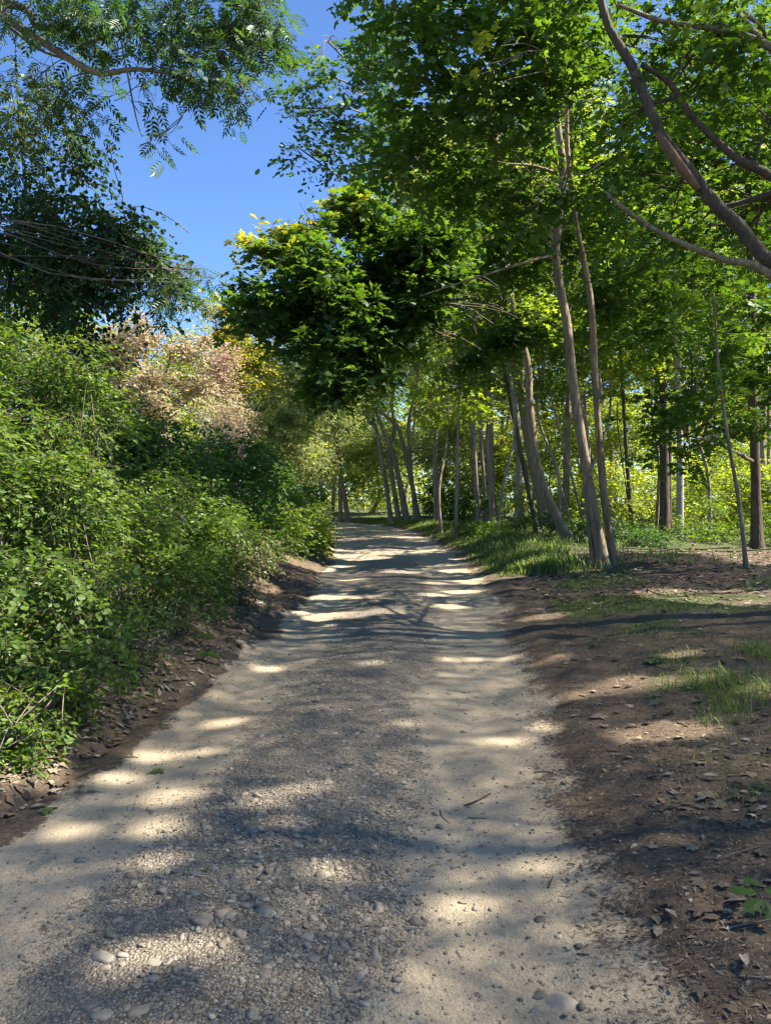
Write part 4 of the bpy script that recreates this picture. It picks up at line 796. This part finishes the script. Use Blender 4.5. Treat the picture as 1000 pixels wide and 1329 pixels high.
# ------------------------------------------------------------------ gravel, stones
def ico():
    t = (1 + 5 ** .5) / 2
    v = np.array([(-1, t, 0), (1, t, 0), (-1, -t, 0), (1, -t, 0), (0, -1, t), (0, 1, t), (0, -1, -t), (0, 1, -t), (t, 0, -1), (t, 0, 1), (-t, 0, -1), (-t, 0, 1)], float)
    f = np.array([(0, 11, 5), (0, 5, 1), (0, 1, 7), (0, 7, 10), (0, 10, 11), (1, 5, 9), (5, 11, 4), (11, 10, 2), (10, 7, 6), (7, 1, 8), (3, 9, 4), (3, 4, 2), (3, 2, 6), (3, 6, 8), (3, 8, 9), (4, 9, 5), (2, 4, 11), (6, 2, 10), (8, 6, 7), (9, 8, 1)])
    return nrm(v), f
def subdiv(v, f):
    v = list(map(tuple, v)); c = {}; out = []
    def mid_(a, b):
        k = (min(a, b), max(a, b))
        if k not in c: c[k] = len(v); q = nrm((np.array(v[a]) + np.array(v[b]))); v.append(tuple(q))
        return c[k]
    for a, b, d in f:
        x_, y_, z_ = mid_(a, b), mid_(b, d), mid_(d, a); out += [(a, x_, z_), (b, y_, x_), (d, z_, y_), (x_, y_, z_)]
    return np.array(v), np.array(out)
ICO0 = ico(); ICO1 = subdiv(*ICO0); ICO2 = subdiv(*ICO1)
def pebbles(G, tm, x, y, s, sink=.35, flat=.55):
    n = len(x); tv, tf = tm; a = R.uniform(0, 2 * PI, n); z = gz(x, y)
    lump = 1 + .5 * noise(tv[None, :, 0] * 1.6 + R.uniform(0, 99, (n, 1)), tv[None, :, 1] * 1.3 + R.uniform(0, 99, (n, 1)), tv[None, :, 2] * 1.3, 91)
    V = tv[None] * lump[..., None] * s[:, None, None]
    V = V * np.stack([R.uniform(.8, 1.35, n), R.uniform(.6, 1.0, n), flat * R.uniform(.6, 1.25, n)], 1)[:, None]
    V[..., 2] += V[..., 0] * R.normal(0, .18, (n, 1)) + V[..., 1] * R.normal(0, .18, (n, 1))
    ca, sa = np.cos(a)[:, None], np.sin(a)[:, None]
    V = np.stack([V[..., 0] * ca - V[..., 1] * sa + x[:, None], V[..., 0] * sa + V[..., 1] * ca + y[:, None], V[..., 2] + (z + s * flat * (.5 - sink))[:, None]], -1)
    G.add(V, [(tf[None] + np.arange(n)[:, None, None] * len(tv)).reshape(-1, 3)], np.repeat(np.clip(R.beta(2, 2.2, n), 0, 1), len(tv)), np.repeat((R.random(n) < .22) * R.uniform(.2, .8, n), len(tv)))
G = Geo()
def scatter(n, y0, y1, p=1.5):
    y = y0 * (y1 / y0) ** (R.random(n) ** p); u = R.uniform(0, 1, n)
    a, b = xl(y), xr(y); return a + u * (b - a), y
x, y = scatter(80000, 2.0, 14, 1.0); g_ = masks(x, y)[1] * (1 - .85 * masks(x, y)[0]); cl = .55 + .6 * noise(x * 2.5, y * 2.5, 0, 95)
k = (R.random(len(x)) < g_ * cl * 1.3) & ((x > -.52 * y - .3) & (x < .52 * y + .3)); x, y = x[k], y[k]
s = np.clip(R.lognormal(math.log(.0048), .42, len(x)), .0025, .018)
pebbles(G, ICO0, x, y, s)
x, y = scatter(16000, 2.0, 11, 1.0); g_ = masks(x, y)[1] * (1 - .8 * masks(x, y)[0]); cl = .35 + .9 * noise(x * 1.6, y * 1.3, 0, 97) + .35 * (y < 4.5)
k = (R.random(len(x)) < g_ * cl * .95); x, y = x[k], y[k]
pebbles(G, ICO1, x, y, np.clip(R.lognormal(math.log(.0105), .40, len(x)), .006, .026), .62, .5)
x, y = scatter(5000, 2.0, 12, 1.0); k = R.random(len(x)) < .5 * masks(x, y)[0]; x, y = x[k], y[k]
pebbles(G, ICO0, x, y, np.clip(R.lognormal(math.log(.0034), .4, len(x)), .002, .012))
tag(G.build('gravel', M['stone']), 'loose gravel along the middle of the dirt road', 'gravel', kind='stuff')
def stone(label, px, py, r, rn, tn=0.0, flat=.5, sink=.4, asp=(1.25, .85), rot=0.0):
    Y = base_Y(px, py); x = (px - 500) / FOC * Y; g = Geo(); tv, tf = ICO2; q = R.uniform(0, 99, 3)
    v = tv * (1 + .28 * noise(tv[:, 0] * 1.2 + q[0], tv[:, 1] * 1.2 + q[1], tv[:, 2] * 1.2 + q[2], 92) + .07 * noise(tv[:, 0] * 3.5 + q[0], tv[:, 1] * 3.5, tv[:, 2] * 3.5, 93))[:, None] * r * np.array([asp[0], asp[1], flat])
    c_, s_ = math.cos(rot), math.sin(rot); v = np.stack([v[:, 0] * c_ - v[:, 1] * s_, v[:, 0] * s_ + v[:, 1] * c_, v[:, 2]], 1)
    o_ = np.array([x, Y, hz(x, Y)]); g.add(v + o_ + [0, 0, r * flat * (.6 - sink * 1.6)], [tf], rn, tn)
    tag(g.build('stone', M['stone'], origin=o_), label, 'stone', 'stones bedded in the road')
stone('large smooth pale stone half sunk in the bare track at the bottom edge', 728, 1300, .052, .78, 0, .5, .55, (1, .95))
for a in ((345, 1183, .036, .35, .9, 'slate-blue flat stone in the gravel near the small lit patches'), (385, 1098, .032, .6, .6, 'pale blue-grey stone at the top of the stony patch'), (312, 1118, .030, .8, .3, 'long pale grey stone beside the round lit patch in the left track'), (262, 1195, .050, .42, .35, 'broad flat grey stone just above the widest lit gravel patch'),
          (132, 1243, .036, .6, .7, 'flat grey-blue stone left of the lit gravel patch'), (200, 1250, .026, .85, .1, 'pale stone inside the edge of the lit gravel patch'), (232, 1255, .024, .5, .6, 'grey-green stone between the two lit gravel patches'), (198, 1270, .024, .66, .5, 'angular greenish stone below the lit gravel patch'), (134, 1318, .036, .75, .2, 'tan-grey stone on the bottom edge left of the middle'), (118, 1305, .022, .4, .7, 'bluish stone beside the tan-grey one at the bottom edge'),
          (180, 1312, .034, .45, .3, 'dull grey stone on the bottom edge'), (398, 1216, .024, .72, .4, 'rounded pale stone near the edge of the bare track'), (345, 1168, .022, .9, .1, 'small cream stone touching the slate-blue one'), (320, 1175, .022, .55, .1, 'brownish stone left of the slate-blue one'), (350, 1130, .020, .62, .7, 'small teal-grey stone in the middle of the stony patch'),
          (335, 1112, .022, .82, .2, 'pale stone just below the long grey one'), (430, 1040, .020, .8, .4, 'whitish stone at the edge of gravel and track'), (383, 1078, .022, .86, .1, 'cream stone under the small lit patch'), (255, 1135, .022, .3, .8, 'dark blue-grey stone left of the stony patch'), (145, 1215, .026, .18, .4, 'dark charcoal stone in the lower gravel'),
          (105, 1117, .030, .3, .8, 'slate-grey flat stone lying in the left sandy track'), (350, 1252, .024, .25, .9, 'dark bluish stone below the slate-blue flat one'), (408, 1245, .028, .38, .5, 'flat greyish stone near the rim of the gravel'), (560, 1228, .012, .5, .7, 'small grey stone alone on the bare track'), (600, 1228, .013, .45, .6, 'small bluish stone alone in the bare track near the bottom'), (160, 1240, .02, .9, 0, 'bright pebble-stone on the near rim of the lit gravel'), (480, 1000, .02, .6, .5, 'grey stone far up the gravel ridge'), (438, 1155, .024, .5, .2, 'tan stone where gravel thins into the bare track')):
    stone(a[5], a[0], a[1], a[2] * .78, a[3], a[4] * .8, R.uniform(.35, .6), R.uniform(.3, .5), (R.uniform(1.1, 1.6), R.uniform(.7, 1)), R.uniform(-.6, .6))

# ------------------------------------------------------------------ litter
G = Geo()
def litter(n, y0, y1, where, lmin, lmax, wr, lift=.004):
    y = y0 * (y1 / y0) ** R.random(n); X = R.uniform(-.52, .52, n) * y; k = where(X, y) > R.random(n); X, y = X[k], y[k]; n = len(X)
    L = R.uniform(lmin, lmax, n); a = R.uniform(0, PI, n); d = np.stack([np.cos(a), np.sin(a)], 1) * (L / 2)[:, None]; s = np.stack([-np.sin(a), np.cos(a)], 1) * (L * wr * R.uniform(.6, 1.4, n))[:, None] / 2
    cx = R.normal(0, .12, n)[:, None] * s / np.maximum(wr, .05)
    pts = []
    for q, sg, hh in ((-1, 0, 0), (0, 1, 1), (1, 0, 0), (0, -1, 1)):
        xx, yy = X + d[:, 0] * q + s[:, 0] * sg + cx[:, 0] * (q == 0), y + d[:, 1] * q + s[:, 1] * sg + cx[:, 1] * (q == 0)
        pts.append(np.stack([xx, yy, gz(xx, yy) + lift * (.4 + hh * R.uniform(0, 1.6, n)) + R.uniform(0, lift, n)], 1))
    G.add(np.stack(pts, 1), [np.arange(n)[:, None] * 4 + np.arange(4)], np.repeat(R.random(n), 4), np.repeat((R.random(n) < .10) * R.uniform(.4, 1, n), 4))
def soil_w(x, y):
    dr, dl = x - xr(y), xl(y) - x
    return np.clip(ss(-.35, .25, dr) + ss(-.15, .15, dl) * (1 - ss(1.5, 3, dl)), 0, 1)
def track_w(x, y): u = road_u(x, y); return .20 * (u > 0) * (u < 1)
litter(60000, 2.0, 9, soil_w, .010, .032, .11, .002)
litter(15000, 2.0, 20, soil_w, .012, .036, .40, .004)
litter(9000, 2.0, 9, track_w, .006, .022, .14, .0015)
litter(9000, 9, 22, lambda x, y: ss(.2, .8, x - xr(y)) * ss(9, 12, y), .05, .13, .65, .012)
litter(9000, 4, 14, lambda x, y: ss(-.05, .15, xl(y) - x) * (1 - ss(.9, 1.6, xl(y) - x)), .03, .09, .6, .010)
for tm, n in ((MAPLE_S, 4500), (OVAL, 5000)):
    y = 2.2 * (22 / 2.2) ** R.random(n); X = R.uniform(-.52, .52, n) * y; w_ = ss(.0, .8, X - xr(y)) * (.5 + .5 * ss(6, 12, y)) * (.5 + .5 * noise(X * 1.3, y * 1.3, 0, 131)) + ss(-.1, .1, xl(y) - X) * (1 - ss(.9, 1.8, xl(y) - X))
    k = w_ > R.random(n); X, y = X[k], y[k]; n = len(X); a = R.uniform(0, 2 * PI, n)
    place(G, tm, np.stack([X, y, gz(X, y) + R.uniform(.004, .02, n)], 1), np.stack([np.cos(a), np.sin(a), R.normal(0, .12, n)], 1), np.stack([R.normal(0, .25, n), R.normal(0, .25, n), np.ones(n)], 1), R.uniform(.03, .075, n), R.random(n), (R.random(n) < .12) * .7)
tag(G.build('leaf_litter', M['litter'], smooth=False), 'dark needles and leaf scraps covering the soil on both sides', 'leaf litter', kind='stuff')

def flat_leaf(tm, px, py, size, rn, tn, label, group=None, name='fallen_leaf', mat='fallen', curl=.35):
    Y = base_Y(px, py); x = (px - 500) / FOC * Y; g = Geo()
    v = tm[0].copy(); v[:, 1] -= .45; a = R.uniform(0, 2 * PI); r2 = (v[:, :2] ** 2).sum(1)
    v[:, 2] = v[:, 2] * .5 + curl * r2 * R.uniform(-.1, 1) + v[:, 0] * R.normal(0, .12) + .04
    v = v * size; v = np.stack([v[:, 0] * math.cos(a) - v[:, 1] * math.sin(a), v[:, 0] * math.sin(a) + v[:, 1] * math.cos(a), v[:, 2]], 1)
    o_ = np.array([x, Y, hz(x, Y)]); v[:, 2] += gz(x + v[:, 0], Y + v[:, 1]) - o_[2] + .006; v[:, 2] -= min(0, v[:, 2].min())
    g.add(v + o_, tm[1], rn, tn)
    tag(g.build(name, M[mat], smooth=False, origin=o_), label, 'leaf', group)
for a in ((60, 1055, .075, 'maple', .5, .9, 'green fallen leaf by the dark lip under the sunlit soil'), (205, 1002, .085, 'maple', .5, .85, 'curled green leaf lying on the sunlit soil'), (310, 1118, .05, 'oval', .7, .6, 'olive leaf in the left track'), (268, 1130, .045, 'oval', .4, .9, 'dark green leaf left of the stony patch'), (210, 940, .07, 'oval', .8, .6, 'yellow-green leaf at the shaded hedge foot'),
          (252, 1008, .03, 'oval', .9, .5, 'tiny olive leaf at the rim of the sunlit soil'), (855, 1208, .05, 'maple', .6, 0, 'curled orange-brown leaf on the near right verge'), (875, 1030, .05, 'oval', 1, 0, 'pale half leaf on the needles in the middle of the right verge'), (915, 1037, .10, 'maple', .75, 0, 'large grey-tan maple leaf on the needles'), (930, 1047, .07, 'maple', .6, .2, 'greenish-grey leaf beside the large grey-tan one'),
          (846, 1100, .05, 'maple', .9, .2, 'small cream leaf standing on the bare soil'), (930, 1105, .055, 'oval', .6, 0, 'curled tan leaf upright near the grey stick'), (780, 1010, .03, 'oval', 1, 0, 'tiny white scrap of leaf on the needles by the track'), (765, 1037, .035, 'oval', .9, .1, 'small pale leaf where the track meets the needles'), (905, 992, .09, 'maple', .7, 0, 'wide grey leaf below the grass tuft'), (775, 933, .12, 'maple', .65, 0, 'broad pale maple leaf on the dark soil above the lit streak'),
          (730, 866, .10, 'oak', .4, .9, 'green sprig of leaves lying beside the track'), (850, 915, .09, 'maple', .7, .3, 'pale green leaf beside the lit soil streak'), (845, 860, .12, 'maple', .4, .9, 'dark green leaf on the soil between lit streaks'), (967, 1247, .04, 'oval', 1, .1, 'white curled leaf scrap at the lower right'), (870, 1288, .035, 'oval', .9, .35, 'yellow sliver of leaf near the bottom edge'), (978, 1030, .05, 'oval', 1, 0, 'white leaf at the right edge'),
          (935, 945, .05, 'oval', .9, .6, 'yellow-green leaf at the tip of the lit streak'), (975, 766, .14, 'maple', .7, .9, 'fresh green leaf upright in the lit streak by the right edge'), (963, 857, .12, 'maple', .8, 0, 'whitish oak leaf at the grass by the right edge')):
    flat_leaf({'maple': MAPLE, 'oval': OVAL, 'oak': OAK}[a[3]], a[0], a[1], a[2], a[4], a[5], a[6], 'fallen leaves')
n = 0
while n < 170:
    side = R.random()
    py = 645 + 85 + 600 * R.random() ** 2.2
    Y = base_Y(500, py)
    x = (float(np.interp(Y, _gy, _gr)) + R.gamma(1.6, .55)) if side < .72 else (float(np.interp(Y, _gy, _gl)) - abs(R.normal(.1, .35)))
    px = 500 + x / Y * FOC
    if not (5 < px < 995) or (px < 500 and py > 1000): continue
    flat_leaf([MAPLE, OVAL, OAK][R.integers(0, 3)], px, py, R.uniform(.035, .085), R.random() ** 1.3, 0, 'dry tan leaf scattered on the dark soil right of the road' if px > 500 else 'dry tan leaf scattered along the hedge foot', 'dry leaves right of the road' if px > 500 else 'dry leaves along the hedge foot')
    n += 1

def stick(label, pix, r, mat='twig', name='stick', lift=1.0):
    p = []
    for a, b in pix:
        Y = base_Y(a, b); x = (a - 500) / FOC * Y; p.append([x, Y, hz(x, Y) + r * lift])
    p = np.array(p); g = Geo(); tube(g, smooth_path(p, 12), np.linspace(r, r * .6, 12), 6, .12)
    tag(g.build(name, M[mat], origin=p[0]), label, 'stick', 'sticks on the ground')
for a in (('dark reddish bark strip lying aslant on the bare track', [(603, 1047), (618, 1041), (636, 1031)], .006, 'bark_dark'), ('small curved twig on the bare track left of the bark strip', [(571, 1052), (573, 1060), (581, 1067)], .003, 'bark_dark'), ('short straight twig just below the bark strip', [(607, 1062), (631, 1063)], .003, 'bark_dark'), ('short dark twig with raised tips farther up the bare track', [(692, 1003), (704, 1002), (718, 1004)], .004, 'bark_dark'),
          ('dark twig pointing away, near the lit spot of the track', [(711, 1153), (717, 1138)], .004, 'bark_dark'), ('short dark twig low on the track near the pale stone', [(748, 1239), (764, 1240)], .003, 'bark_dark'), ('grey bare stick on the needles above the dark green seedling', [(928, 1118), (950, 1110), (985, 1100)], .005, 'twig'), ('pale split stick at the right edge below the seedling', [(945, 1206), (965, 1201), (1005, 1194)], .004, 'bark_far'),
          ('long pale stalk at the lower right corner', [(960, 1268), (985, 1270), (1010, 1272)], .0035, 'bark_far'), ('thin upright-lying twig among the needles of the right verge', [(864, 1068), (864, 1045)], .004, 'twig'), ('straw-coloured stalk among the needles by the track', [(820, 1190), (832, 1160)], .002, 'bark_far'), ('crooked grey stick along the lit soil streak', [(835, 762), (850, 771), (890, 780)], .014, 'bark_dark'), ('bent dry stick poking from the hedge foot', [(195, 882), (220, 895), (230, 912)], .004, 'twig'), ('slanting dry cane on the hedge bank', [(100, 1010), (160, 985), (180, 984)], .005, 'bark_dark')):
    stick(*a)

# dark-leaved seedling at the right edge
def plant(label, px, py, leaves, tm, mat, name='seedling'):
    Y = base_Y(px, py); x = (px - 500) / FOC * Y; o_ = np.array([x, Y, hz(x, Y)]); th = thing(name, label, 'plant', o_)
    g = Geo(); tube(g, smooth_path([o_, o_ + [.005, 0, leaves[0][2] * .6], o_ + [0, 0, leaves[0][2]]], 6), .004, 5); g.build('stem', M['twig'], th, origin=o_)
    for dx, dy, dz, sz, az, drp in leaves:
        gl = Geo(); d = np.array([[math.cos(az), math.sin(az), -drp]]); p = o_ + np.array([[dx, dy, dz]])
        place(gl, tm, p, d, np.array([[.15 * math.cos(az), .15 * math.sin(az) - .25, 1.]]), np.array([sz]), np.array([R.random() * .4]), np.zeros(1))
        gl.build('leaf', M[mat], th, smooth=False, origin=o_)
plant('dark green lobed seedling on the litter at the right edge', 985, 1190, [(-.01, 0, .085, .10, 2.6, .05), (.0, -.02, .075, .10, 3.6, .25), (.01, -.02, .07, .09, 4.6, .45), (.02, 0, .09, .10, .4, .2), (0, .02, .10, .09, 1.5, .1)], OAK, 'shrub_dark')
plant('small broad-leaved green plant on the hedge bank litter', 262, 838, [(0, 0, .10, .14, -.3, .1), (0, 0, .09, .13, 2.8, .2), (0, 0, .11, .10, 4.5, .3)], ROUND, 'shrub')
plant('small green plant at the hedge foot below the broad-leaved one', 268, 860, [(0, 0, .09, .12, .2, .3), (0, 0, .08, .11, 2.5, .3), (0, 0, .10, .09, 4.0, .2)], ROUND, 'shrub')
plant('tiny dark green plant on the needles beside the grass', 850, 862, [(0, 0, .05, .11, .4, .1), (0, 0, .05, .10, 2.2, .1), (0, 0, .05, .10, 4.0, .2), (0, 0, .05, .10, 5.2, .2)], OVAL, 'shrub_dark')
